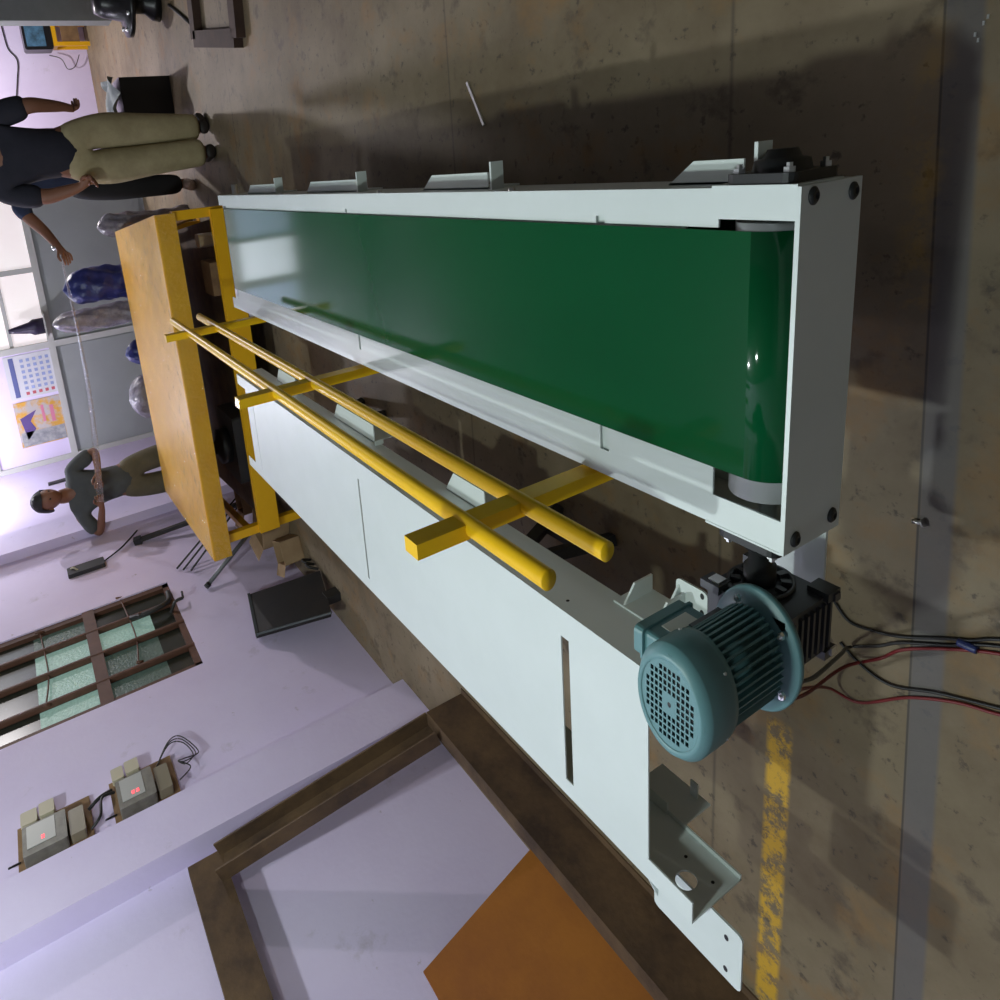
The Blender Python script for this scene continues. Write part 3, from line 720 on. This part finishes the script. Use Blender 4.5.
# ------------------------------------------------------------------ energy meters on plywood boards
def meter(z0, z1, y0, y1, label, two):
    t = thing('energy_meter', label, 'meter', (WX, (y0 + y1) / 2, z0))
    x = WX
    MB().box(x, x + .018, y0, y1, z0, z1).build('board', WOODB, t)
    b = MB().rbox(x + .018, x + .085, y0 + .05, y1 - .08, z0 + .11, z1 - .03, .01, 0).build('meter_case', METER, t)
    MB().box(x + .085, x + .088, y0 + .085, y1 - .09, z0 + .16, z1 - .05).build('face_plate', mat('meter_face', (.42, .42, .40), .3), b)
    for k in range(2 if two else 1):
        zc = z0 + .215 - k * .022
        MB().box(x + .088, x + .0895, y0 + .105, y0 + .125, zc - .007, zc + .007).build('red_digit', REDLED, b)
    MB().rbox(x + .018, x + .07, y0 + .06, y1 - .09, z0 + .03, z0 + .10, .008, 0).build('terminal_cover', mat('smoked_cover', (.22, .19, .13), .3), t)
    MB().rbox(x + .0, x + .05, y1 - .02, y1 + .06, z0 + .16, z0 + .23, .008, 0).build('fuse_block', CREAM, t)
    MB().rbox(x + .0, x + .05, y1 - .03, y1 + .05, z0 + .24, z1 - .02, .008, 0).build('fuse_block', CREAM, t)
    MB().tube(smooth_path([(x + .03, y0 + .09, z1 - .01), (x + .05, y0 + .07, z1 + .03), (x + .02, y0 + .10, z1 + .04)]), .005, 6).build('wire', BLKW, t)
    return t
meter(1.70, 2.035, 3.0, 3.30, 'energy meter with a cracked cover on a plywood board, the higher of two', False)
m2 = meter(1.28, 1.60, 3.0, 3.31, 'energy meter with two red lit digits on a plywood board, the lower of two', True)
for k in range(3):
    r = .05 + .025 * k
    MB().tube(smooth_path([(WX + .02, 3.27, 1.36), (WX + .04, 3.34 + r * .4, 1.27), (WX + .04, 3.28 + r, 1.20), (WX + .04, 3.22, 1.17 - .015 * k), (WX + .05, 3.17 + .02 * k, 1.22), (WX + .04, 3.22, 1.25), (WX + .03, 3.16, 1.20), (WX + .02, 3.12, 1.27)]), .003, 6).build('loose_wire', BLKW, m2)
mc = MB().tube(smooth_path([(WX + .03, 3.2, 1.71), (WX + .05, 3.22, 1.65), (WX + .04, 3.24, 1.59)]), .009, 8).tube(smooth_path([(WX + .03, 3.08, 1.71), (WX + .06, 3.1, 1.66), (WX + .06, 3.2, 1.64), (WX + .04, 3.22, 1.58)]), .007, 8)
tag(mc.build('meter_cable', BLKW), 'thick black cable linking the two energy meters', 'cable')

# ================================================================== back of the shop
st = thing('black_box', 'black square box with a crumpled grey cloth on top, on the floor', 'box', (.72, 6.25, 0))
MB().rbox(.55, .88, 6.15, 6.50, 0, .42, .01).build('box_body', BLKGLOSS, st)
tag(MB().grid(lambda u_, v_: (.53 + .36 * u_, 6.13 + .38 * v_, .446 + .05 * abs(math.sin(u_ * 5 + v_ * 3)) + .02 * math.sin(v_ * 13 + u_ * 8)), 16, 16).build('grey_cloth', mat('grey_cloth', (.34, .38, .38), .8), fix=False), 'crumpled grey cloth lying on the black square box', 'cloth')
fz = thing('black_flange', 'black round machine flange with bright bolts standing on the floor', 'flange', (1.45, 6.1, 0))
MB().lathe([(.0, 0), (.16, 0), (.15, .06), (.1, .12), (.1, .2), (.28, .24), (.28, .28), (.16, .30), (.13, .46), (.1, .52), (.0, .52)], (1.47, 6.15, 0), 2, 40, 1.0, .9, cap=False).build('casting', BLKGLOSS, fz)
for k in range(8):
    t = 2 * PI * k / 8 + .2; MB().lathe([(.018, 0), (.018, .02), (0, .02)], (1.47 + .235 * math.cos(t), 6.15 + .21 * math.sin(t), .28), 2, 8, cap=False).build('flange_bolt', STEEL, fz)
rs = thing('square_frame', 'dark rusty square steel frame lying flat on the floor', 'steel frame', (1.2, 4.6, 0))
q = [(.80, 4.19), (1.5, 4.10), (1.62, 4.95), (.96, 5.05)]
for k in range(4):
    a, b = q[k], q[(k + 1) % 4]
    MB().bar((a[0], a[1], .03), (b[0], b[1], .03), .11 if k != 1 else .1, .06).build('frame_bar', mat('dark_rust_tube', (.035, .016, .010), .75, col2=(.06, .03, .018), scale=9), rs)
tag(MB().tube([(1.09, 5.2, .012), (1.35, 5.75, .012)], .012, 8).build('steel_rod', DARKM), 'thin dark steel rod on the floor by the rusty square frame', 'rod')
sl = thing('yellow_stool', 'yellow low stool with brown panel against the pale lilac wall', 'stool', (2.0, 10.25, 0))
MB().box(1.86, 2.2, 10.1, 10.4, .40, .45).build('seat', YEL2, sl)
for x in (1.885, 2.175):
    for y in (10.125, 10.375): MB().box(x - .025, x + .025, y - .025, y + .025, 0, .40).build('leg', YEL2, sl)
MB().box(1.9, 2.16, 10.11, 10.13, .12, .34).build('panel', WOODB, sl)
tv = thing('old_monitor', 'dark computer monitor with blue screen on the yellow stool', 'monitor', (2.0, 10.25, .45))
MB().rbox(1.82, 2.2, 10.12, 10.4, .455, .80, .03, 1).build('monitor_case', BLKGLOSS, tv)
MB().box(1.86, 2.15, 10.112, 10.12, .54, .77).build('screen', mat('blue_screen', (.06, .14, .25), .2, emit=(.25, .55, .8), estr=.12, col2=(.01, .012, .02), scale=9), tv)
MB().box(1.95, 2.07, 10.16, 10.3, .45, .47).build('stand', BLKGLOSS, tv)
tag(MB().tube(smooth_path([(1.22, 10.49, 1.02), (1.5, 10.49, .95), (1.75, 10.49, .90), (1.9, 10.49, .98), (2.1, 10.49, 1.0), (2.5, 10.49, 1.02)]), .008, 6).build('wall_cable', DARKM), 'dark cable running along the pale lilac wall', 'cable')
tag(MB().tube(smooth_path([(1.80, 10.42, .50), (1.75, 10.42, .36), (1.62, 10.42, .30), (1.65, 10.42, .2), (1.80, 10.42, .12)]), .006, 6).build('monitor_cable', DARKM), 'thin grey cable hanging from the old monitor', 'cable')

# posters on the partition
cal = thing('wall_calendar', 'white sheet calendar with coloured dates pinned to the partition', 'calendar', (-1.95, PY, 1.32))
MB().box(-2.22, -1.72, PY - .008, PY - .002, 1.30, 1.80).build('sheet', mat('calendar_paper', (.62, .62, .66), .6), cal)
MB().box(-2.2, -1.74, PY - .010, PY - .008, 1.70, 1.75).build('heading', mat('calendar_blue', (.10, .12, .30), .6), cal)
cb, crd = mat('calendar_dates', (.30, .36, .60), .6), mat('calendar_red', (.55, .12, .15), .6)
for i in range(7):
    for j in range(5):
        MB().box(-2.19 + i * .064, -2.155 + i * .064, PY - .010, PY - .008, 1.34 + j * .066, 1.375 + j * .066).build('date', crd if i == 0 else cb, cal)
po = thing('poster', 'orange and grey printed poster hanging on the partition', 'poster', (-2.5, PY, 1.32))
MB().box(-2.80, -2.26, PY - .008, PY - .002, 1.30, 1.80).build('sheet', mat('poster_orange', (.62, .33, .05), .5, col2=(.45, .42, .42), scale=4, lo=.45, hi=.55), po)
MB().prism([(-2.72, 1.72), (-2.6, 1.62), (-2.5, 1.66), (-2.38, 1.58), (-2.45, 1.76)], 1, PY - .010, PY - .008).build('print_patch', mat('poster_violet', (.10, .06, .22), .5), po)
MB().box(-2.79, -2.62, PY - .010, PY - .008, 1.32, 1.78).build('print_patch', mat('poster_grey', (.20, .21, .24), .5, col2=(.4, .4, .4), scale=14), po)
MB().box(-2.56, -2.36, PY - .010, PY - .008, 1.40, 1.44).build('print_line', mat('poster_pink', (.6, .2, .3), .5), po)
MB().box(-2.54, -2.34, PY - .010, PY - .008, 1.50, 1.53).build('print_line', MATS['poster_pink'], po)
tag(MB().box(WX, WX + .02, 7.6, 7.66, 1.28, 1.62).build('wall_bracket', DARKM), 'short dark strip fixed to the wall near the poster', 'bracket')
bt = thing('dark_funnel', 'dark tapered bottle standing on the glazed partition rail', 'bottle', (-1.42, PY - .03, 1.315))
MB().lathe([(.0, 0), (.075, 0), (.075, .11), (.055, .15), (.03, .30), (.02, .36), (0, .36)], (-1.42, PY - .11, 1.315), 2, 20, 1.2, .8, cap=False).build('bottle_body', mat('purple_black', (.02, .012, .04), .4), bt)
MB().box(-1.56, -1.28, PY - .20, PY - .03, 1.30, 1.315).build('shelf', MULL, bt)

# wrapped bundles behind the table
def bundle(name, label, c, h_, r, rb, m, seed):
    rnd = random.Random(seed); k1, k2, k3 = rnd.random() * 6, rnd.random() * 6, rnd.random() * 6
    def fn(u_, v_):
        t = 2 * PI * u_; z = v_ * h_
        q = 1 + .10 * math.sin(3 * t + k1 + z * 7) + .06 * math.sin(7 * t + k2 - z * 19) + .05 * math.sin(z * 40 + k3 + t * 2)
        e = math.sin(min(1, (1 - v_) * 6) * PI / 2) ** .6 if v_ > .83 else 1
        return (c[0] + r * q * e * math.cos(t), c[1] + rb * q * e * math.sin(t), z)
    return tag(MB().grid(fn, 36, 36).build(name, m, fix=False), label, 'bundle')
bundle('blue_bundle', 'roll wrapped in blue plastic sheet standing behind the yellow table', (-.83, 6.35, 0), 1.16, .15, .13, BLUETARP, 3)
bundle('grey_bundle', 'tall bundle in crumpled clear plastic beside the blue roll', (-1.13, 6.45, 0), 1.30, .10, .10, GREYWRAP, 5)
bundle('low_bundle', 'low heap of film-wrapped goods behind the table, near the man in the grey shirt', (-1.93, 6.3, 0), .80, .19, .14, GREYWRAP, 8)
bundle('blue_heap', 'low heap of blue and clear plastic behind the middle of the table', (-1.50, 6.3, 0), .76, .11, .12, BLUETARP, 9)
bundle('film_heap', 'loose heap of clear film at the end of the table by the khaki trousers', (-.33, 6.25, 0), .80, .10, .1, GREYWRAP, 11)

# ================================================================== people
def skin_mesh(verts, edges, radii, root, levels=2):
    me = bpy.data.meshes.new('tmp'); me.from_pydata([tuple(v) for v in verts], edges, [])
    o = bpy.data.objects.new('tmp', me); COL.objects.link(o)
    o.modifiers.new('skin', 'SKIN'); md = o.modifiers['skin']; md.branch_smoothing = .5; md.use_smooth_shade = True
    lay = me.skin_vertices[0].data
    for i, r in enumerate(radii):
        lay[i].radius = r if isinstance(r, tuple) else (r, r); lay[i].use_root = (i == root)
    sub = o.modifiers.new('sub', 'SUBSURF'); sub.levels = levels; sub.render_levels = levels
    dg = bpy.context.evaluated_depsgraph_get(); ev = o.evaluated_get(dg)
    em = ev.to_mesh(); V = [Vector(v.co) for v in em.vertices]; F = [tuple(p.vertices) for p in em.polygons]
    ev.to_mesh_clear(); bpy.data.objects.remove(o); bpy.data.meshes.remove(me)
    return V, F
class Skel:
    def __init__(s): s.v = []; s.e = []; s.r = []
    def pt(s, p, r, link=None):
        s.v.append(Vector(p)); s.r.append(r)
        if link is not None: s.e.append((link, len(s.v) - 1))
        return len(s.v) - 1
    def chain(s, pts, link=None):
        for p, r in pts: link = s.pt(p, r, link)
        return link
def hand(sk, wrist_i, d, side, up, grip=.5):
    """palm with four fingers and a thumb; d = pointing direction, side = thumb side"""
    d = Vector(d).normalized(); side = Vector(side); side = (side - d * side.dot(d)).normalized(); nrm = d.cross(side)
    w0 = sk.v[wrist_i]
    palm = sk.pt(w0 + d * .045, .026, wrist_i)
    for k, ln in enumerate((.066, .075, .070, .055)):
        off = side * (.030 - .020 * k); base = w0 + d * .085 + off
        b = sk.pt(base, .0105, palm)
        p1 = base + (d * (1 - grip * .5) + nrm * grip * .8).normalized() * ln * .5
        p2 = p1 + (d * (1 - grip * 1.3) + nrm * grip * 1.4).normalized() * ln * .5
        a = sk.pt(p1, .0095, b); sk.pt(p2, .008, a)
    t0 = sk.pt(w0 + d * .035 + side * .036, .012, palm)
    t1 = sk.pt(w0 + d * .065 + side * .052 + nrm * .012, .0105, t0); sk.pt(w0 + d * .09 + side * .045 + nrm * .03, .009, t1)
def person(label, base, face, J, mats, sx=1.2, hair=True, shoes=SHOE):
    """J: joint positions (person space, z up, facing -y at face=0); body is one skinned mesh, clothes are children"""
    t = thing('person', label, 'person', base)
    ca, sa = math.cos(face), math.sin(face)
    def W(v): x = (v[0] * ca - v[1] * sa) * sx; y = (v[0] * sa + v[1] * ca); return (base[0] + x, base[1] + y, base[2] + v[2])
    def put(name, V, F, m):
        mb = MB(); mb.add([W(v) for v in V], F, True); return mb.build(name, m, t)
    sk = Skel()
    pel = sk.pt(J['pelvis'], .115)
    ab = sk.pt(J['waist'], .110, pel); ch = sk.pt(J['chest'], .125, ab); nk = sk.pt(J['neck'], .058, ch)
    hd0 = sk.pt(J['head'] + Vector((0, .0, -.06)), .060, nk)
    for s in ('L', 'R'):
        sh = sk.pt(J['sh' + s], .058, ch); el = sk.pt(J['el' + s], .042, sh); wr = sk.pt(J['wr' + s], .028, el)
        d = (J['ha' + s] - J['wr' + s]); hand(sk, wr, d, J.get('th' + s, Vector((0, 0, 1))), None, J.get('grip', .5))
        hp = sk.pt(J['hip' + s], .088, pel); kn = sk.pt(J['kn' + s], .058, hp); an = sk.pt(J['an' + s], .040, kn)
        sk.chain([(J['an' + s] + Vector((0, -.03, -.05)), .036), (J['toe' + s], .028)], an)
    V, F = skin_mesh(sk.v, sk.e, sk.r, pel)
    # head: shaped ellipsoid with nose, brow, chin and ears, added to the same mesh
    hc = J['head']; tilt = J.get('tilt', (0, 0)); Hm = Matrix.Rotation(tilt[1], 3, 'Z') @ Matrix.Rotation(tilt[0], 3, 'X')
    hv = []; hf = []; nu, nv = 28, 20
    for j in range(nv + 1):
        ph = PI * j / nv
        for i in range(nu):
            th = 2 * PI * i / nu
            x, y, z = math.sin(ph) * math.cos(th), math.sin(ph) * math.sin(th), math.cos(ph)
            px_, py_, pz_ = x * .076, y * .098, z * .118
            if z < 0: px_ *= 1 + .28 * z; py_ = py_ * (1 + .12 * z) - .012 * (-z)
            if y < -.5:
                fz_ = pz_
                nose = math.exp(-((px_ / .016) ** 2) - (((fz_ + .018) / .022) ** 2)) * .026
                brow = math.exp(-((fz_ - .022) / .012) ** 2) * .006
                lips = math.exp(-((px_ / .022) ** 2) - (((fz_ + .058) / .010) ** 2)) * .008
                sock = math.exp(-(((abs(px_) - .031) / .014) ** 2) - (((fz_ - .004) / .012) ** 2)) * -.008
                py_ -= nose + brow + lips + sock
            hv.append(hc + Hm @ Vector((px_, py_, pz_)))
    for j in range(nv):
        for i in range(nu):
            k = (i + 1) % nu; hf.append((j * nu + i, (j + 1) * nu + i, (j + 1) * nu + k, j * nu + k))
    n0 = len(V); V += hv; F += [tuple(a + n0 for a in f_) for f_ in hf]
    for s in (-1, 1):
        e = MB().lathe([(.0, 0), (.016, .0), (.022, .008), (.018, .014), (0, .010)], (0, 0, 0), 0, 12, .7, 1.3, cap=False)
        n0 = len(V); V += [hc + Hm @ (Vector((s * (.070 + v[0]), v[1] + .008, v[2] - .005))) for v in map(Vector, e.v)]; F += [tuple(a + n0 for a in f_) for f_ in e.f]
    body = put('body', V, F, SKIN)
    for s in (-1, 1):
        e = MB().lathe([(.0, -.009), (.006, -.007), (.009, 0), (.006, .007), (0, .009)], (0, 0, 0), 2, 10, cap=False)
        put('eye', [hc + Hm @ (Vector((s * .031, -.083, .004)) + Vector(v)) for v in e.v], e.f, BLKGLOSS)
    # hair cap
    hv2 = []
    for j in range(13):
        ph = PI * .60 * j / 12
        for i in range(nu):
            th = 2 * PI * i / nu; x, y, z = math.sin(ph) * math.cos(th), math.sin(ph) * math.sin(th), math.cos(ph)
            lim = .56 if y < -.25 else 1.0
            ph2 = ph * (lim if y < -.25 else (1.0 if y > 0 else 1.0 - .44 * (-y / .25)))
            x, y, z = math.sin(ph2) * math.cos(th), math.sin(ph2) * math.sin(th), math.cos(ph2)
            q = 1.17 + .03 * math.sin(9 * th + 5 * ph)
            hv2.append(hc + Hm @ Vector((x * .076 * q, y * .098 * q + .004, z * .118 * q + .004)))
    hf2 = [(j * nu + i, (j + 1) * nu + i, (j + 1) * nu + (i + 1) % nu, j * nu + (i + 1) % nu) for j in range(12) for i in range(nu)]
    put('hair', hv2, hf2, HAIR)
    # trousers
    sk = Skel(); pel = sk.pt(J['pelvis'], .140); sk.pt(J['pelvis'] + (J['waist'] - J['pelvis']) * .9, .124, pel)
    for s in ('L', 'R'):
        hp = sk.pt(J['hip' + s], .110, pel); kn = sk.pt(J['kn' + s], .092, hp)
        sk.chain([(J['an' + s] + (J['kn' + s] - J['an' + s]) * .35, .084), (J['an' + s] + Vector((0, 0, -.02)), .080)], kn)
    V, F = skin_mesh(sk.v, sk.e, sk.r, pel); put('trousers', V, F, mats[1])
    # shirt
    sk = Skel(); w_ = sk.pt(J['waist'] + (J['pelvis'] - J['waist']) * 1.45, .152); a = sk.pt(J['waist'], .140, w_); c = sk.pt(J['chest'], .158, a)
    sk.pt(J['neck'] + Vector((0, 0, -.03)), .075, c)
    for s in ('L', 'R'):
        sh = sk.pt(J['sh' + s], .082, c); sk.pt(J['sh' + s] + (J['el' + s] - J['sh' + s]) * J.get('sleeve', .8), .062, sh)
    V, F = skin_mesh(sk.v, sk.e, sk.r, w_); put('shirt', V, F, mats[0])
    # shoes
    for s in ('L', 'R'):
        sk = Skel(); an = J['an' + s]; toe = J['toe' + s]
        p = sk.pt((an.x, an.y + .045, .042), .044); sk.chain([((an.x, an.y, .048), .047), (((an.x + toe.x) / 2, (an.y + toe.y) / 2, .045), .046), ((toe.x, toe.y, .038), .038)], p)
        V, F = skin_mesh(sk.v, sk.e, sk.r, p); put('shoe', [Vector((v.x, v.y, max(v.z, 0.0))) for v in V], F, shoes)
    return t
def joints(h=1.0, **kw):
    V_ = Vector
    J = dict(pelvis=V_((0, 0, .90)), waist=V_((0, .01, 1.08)), chest=V_((0, .015, 1.28)), neck=V_((0, .01, 1.47)), head=V_((0, -.01, 1.60)),
             shL=V_((.17, .01, 1.39)), shR=V_((-.17, .01, 1.39)), elL=V_((.24, .03, 1.11)), elR=V_((-.24, .03, 1.11)),
             wrL=V_((.25, -.04, .87)), wrR=V_((-.25, -.04, .87)), haL=V_((.25, -.07, .78)), haR=V_((-.25, -.07, .78)),
             hipL=V_((.095, 0, .86)), hipR=V_((-.095, 0, .86)), knL=V_((.11, -.015, .48)), knR=V_((-.11, -.015, .48)),
             anL=V_((.12, .02, .09)), anR=V_((-.12, .02, .09)), toeL=V_((.14, -.13, .04)), toeR=V_((-.14, -.13, .04)))
    for k, v in kw.items(): J[k] = Vector(v) if isinstance(v, tuple) and len(v) == 3 else v
    for k, v in J.items():
        if isinstance(v, Vector) and not k.startswith('th'): J[k] = v * h
    return J
# man in khaki trousers, back to the camera (faces +y), hands low
JA = joints(1.07, elL=(.20, .06, 1.12), wrL=(.17, .10, .93), haL=(.14, .13, .87), elR=(-.22, .08, 1.12), wrR=(-.21, -.01, .92), haR=(-.20, -.06, .86),
            anL=(.055, .03, .09), anR=(-.075, -.05, .09), knL=(.072, -.015, .48), knR=(-.085, -.03, .48), toeL=(.08, -.12, .04), toeR=(-.14, -.19, .04), sleeve=.95, grip=.8)
person('man in dark shirt and khaki trousers standing by the end of the yellow table', (.26, 5.12, 0), PI, JA, (NAVY, KHAKI), 1.32)
# second man, partly behind: navy shirt, black trousers, arm stretched out with the film
JB = joints(.99, elR=(-.36, -.05, 1.24), wrR=(-.50, -.20, 1.17), haR=(-.56, -.25, 1.14), elL=(.25, -.02, 1.10), wrL=(.22, -.15, .92), haL=(.22, -.2, .85),
            toeR=(-.17, -.15, .04), sleeve=.5, grip=.7)
person('man in navy shirt and black trousers holding out the clear film', (.10, 5.95, 0), .15, JB, (BLUES, BLKT), 1.12, shoes=PALE)
# man in the grey shirt pulling the film
JC = joints(1.02, elR=(-.34, -.02, 1.25), wrR=(-.13, -.22, 1.20), haR=(-.05, -.25, 1.21), elL=(.27, -.03, 1.15), wrL=(.12, -.22, 1.17), haL=(.04, -.25, 1.19),
            head=(.01, -.05, 1.595), tilt=(.25, .5), sleeve=.9, grip=.8, thL=(0, 0, 1), thR=(0, 0, 1))
person('man in grey shirt and olive trousers pulling clear film, beside the lilac wall', (-2.62, 6.2, 0), .25, JC, (GREYT, KHAKID), 1.2)
# film stretched between the two men
def strip(u_, v_):
    a = Vector((-.50, 5.72, 1.16)); b = Vector((-2.64, 5.90, 1.235)); p = a.lerp(b, u_)
    wd = .012 + .05 * u_; sag = -.05 * math.sin(PI * u_)
    return (p.x, p.y + .012 * math.sin(v_ * 6 + u_ * 4), p.z + sag + (v_ - .5) * wd)
tag(MB().grid(strip, 40, 6).build('stretch_film', FILM2, fix=False), 'band of clear stretch film held between two men', 'film')
wt = MB().lathe([(.034, -.012), (.038, -.012), (.038, .012), (.034, .012), (.034, -.012)], (0, 0, 0), 0, 20, 1, 1, cap=False)
ww = Vector((.10, 5.95, 0)) + Vector((-.465 * 1.1, -.23, 1.175))
wt.v = [tuple(ww + Vector(v)) for v in wt.v]
tag(wt.build('wrist_watch', STEEL), 'bright metal watch on the outstretched wrist', 'watch')

# ================================================================== small things on the floor
def cable(name, pts, m, r, label, grp):
    return tag(MB().tube(smooth_path(pts, 10), r, 8).build(name, m), label, 'cable', grp)
def fpt(x, y, z=.004): return (x, y, z)
def floor_run(*q): return [(x, y, .006) for x, y in q]
cable('power_cable', [(-.95, .585, .522), (-1.02, .60, .46), (-1.14, .645, .28), (-1.19, .67, .08)] + floor_run((-1.18, .636), (-1.135, .601), (-1.096, .55), (-1.058, .488), (-1.036, .444), (-1.0, .36)), REDW, .0034, 'red motor cable that joins the bundle of black cables under the blue tape', 'motor cables')
cable('power_cable', [(-.93, .56, .522), (-1.01, .585, .44), (-1.15, .66, .25), (-1.29, .71, .05)] + floor_run((-1.32, .667), (-1.24, .58), (-1.19, .50), (-1.166, .432), (-1.13, .35)), REDW, .0034, 'red motor cable lying apart from the taped bundle', 'motor cables')
cable('power_cable', [(-.90, .53, .522), (-.95, .55, .43), (-1.08, .63, .18), (-1.18, .69, .02)] + floor_run((-1.15, .64), (-1.115, .60), (-1.067, .519), (-1.045, .488), (-1.02, .445), (-.985, .36)), BLKW, .0034, 'black motor cable hanging from the flange into the taped bundle', 'motor cables')
cable('power_cable', floor_run((-1.19, .715), (-1.22, .67), (-1.23, .61), (-1.19, .53), (-1.152, .433), (-1.12, .35)), BLKW, .0034, 'black cable on the floor crossing beside the lone red one', 'motor cables')
cable('power_cable', floor_run((-1.09, .735), (-1.125, .70), (-1.118, .65), (-1.10, .60), (-1.058, .53), (-1.035, .488), (-1.005, .445), (-.97, .36)), BLKW, .0034, 'black cable on the floor running out from under the gearbox to the blue tape', 'motor cables')
tag(MB().lathe([(.008, 0), (.0085, .003), (.0085, .028), (.008, .031)], (-1.048, .475, .009), 1, 12).build('tape_wrap', mat('blue_tape', (.02, .03, .12), .4)), 'blue insulating tape around the cables on the floor', 'tape')
tag(MB().bar((.228, 1.99, .004), (.076, 1.91, .004), .010, .006).build('steel_strip', STEEL), 'bright thin metal strip lying on the dark floor', 'strip')
sc_ = thing('loose_screw', 'small bright screw lying on the concrete', 'screw', (-.823, .59, 0))
MB().tube([(-.826, .600, .006), (-.822, .584, .006)], .005, 8).build('shank', STEEL, sc_); MB().tube([(-.822, .584, .007), (-.821, .581, .007)], .009, 8).build('head', STEEL, sc_)
for (x, y) in ((.116, .570), (.10, .58), (.125, .565), (.09, .575)):
    tag(MB().box(x, x + .007, y, y + .003, 0, .002).build('metal_shaving', STEEL), 'tiny bright metal shaving on the floor', 'shaving', 'metal shavings')
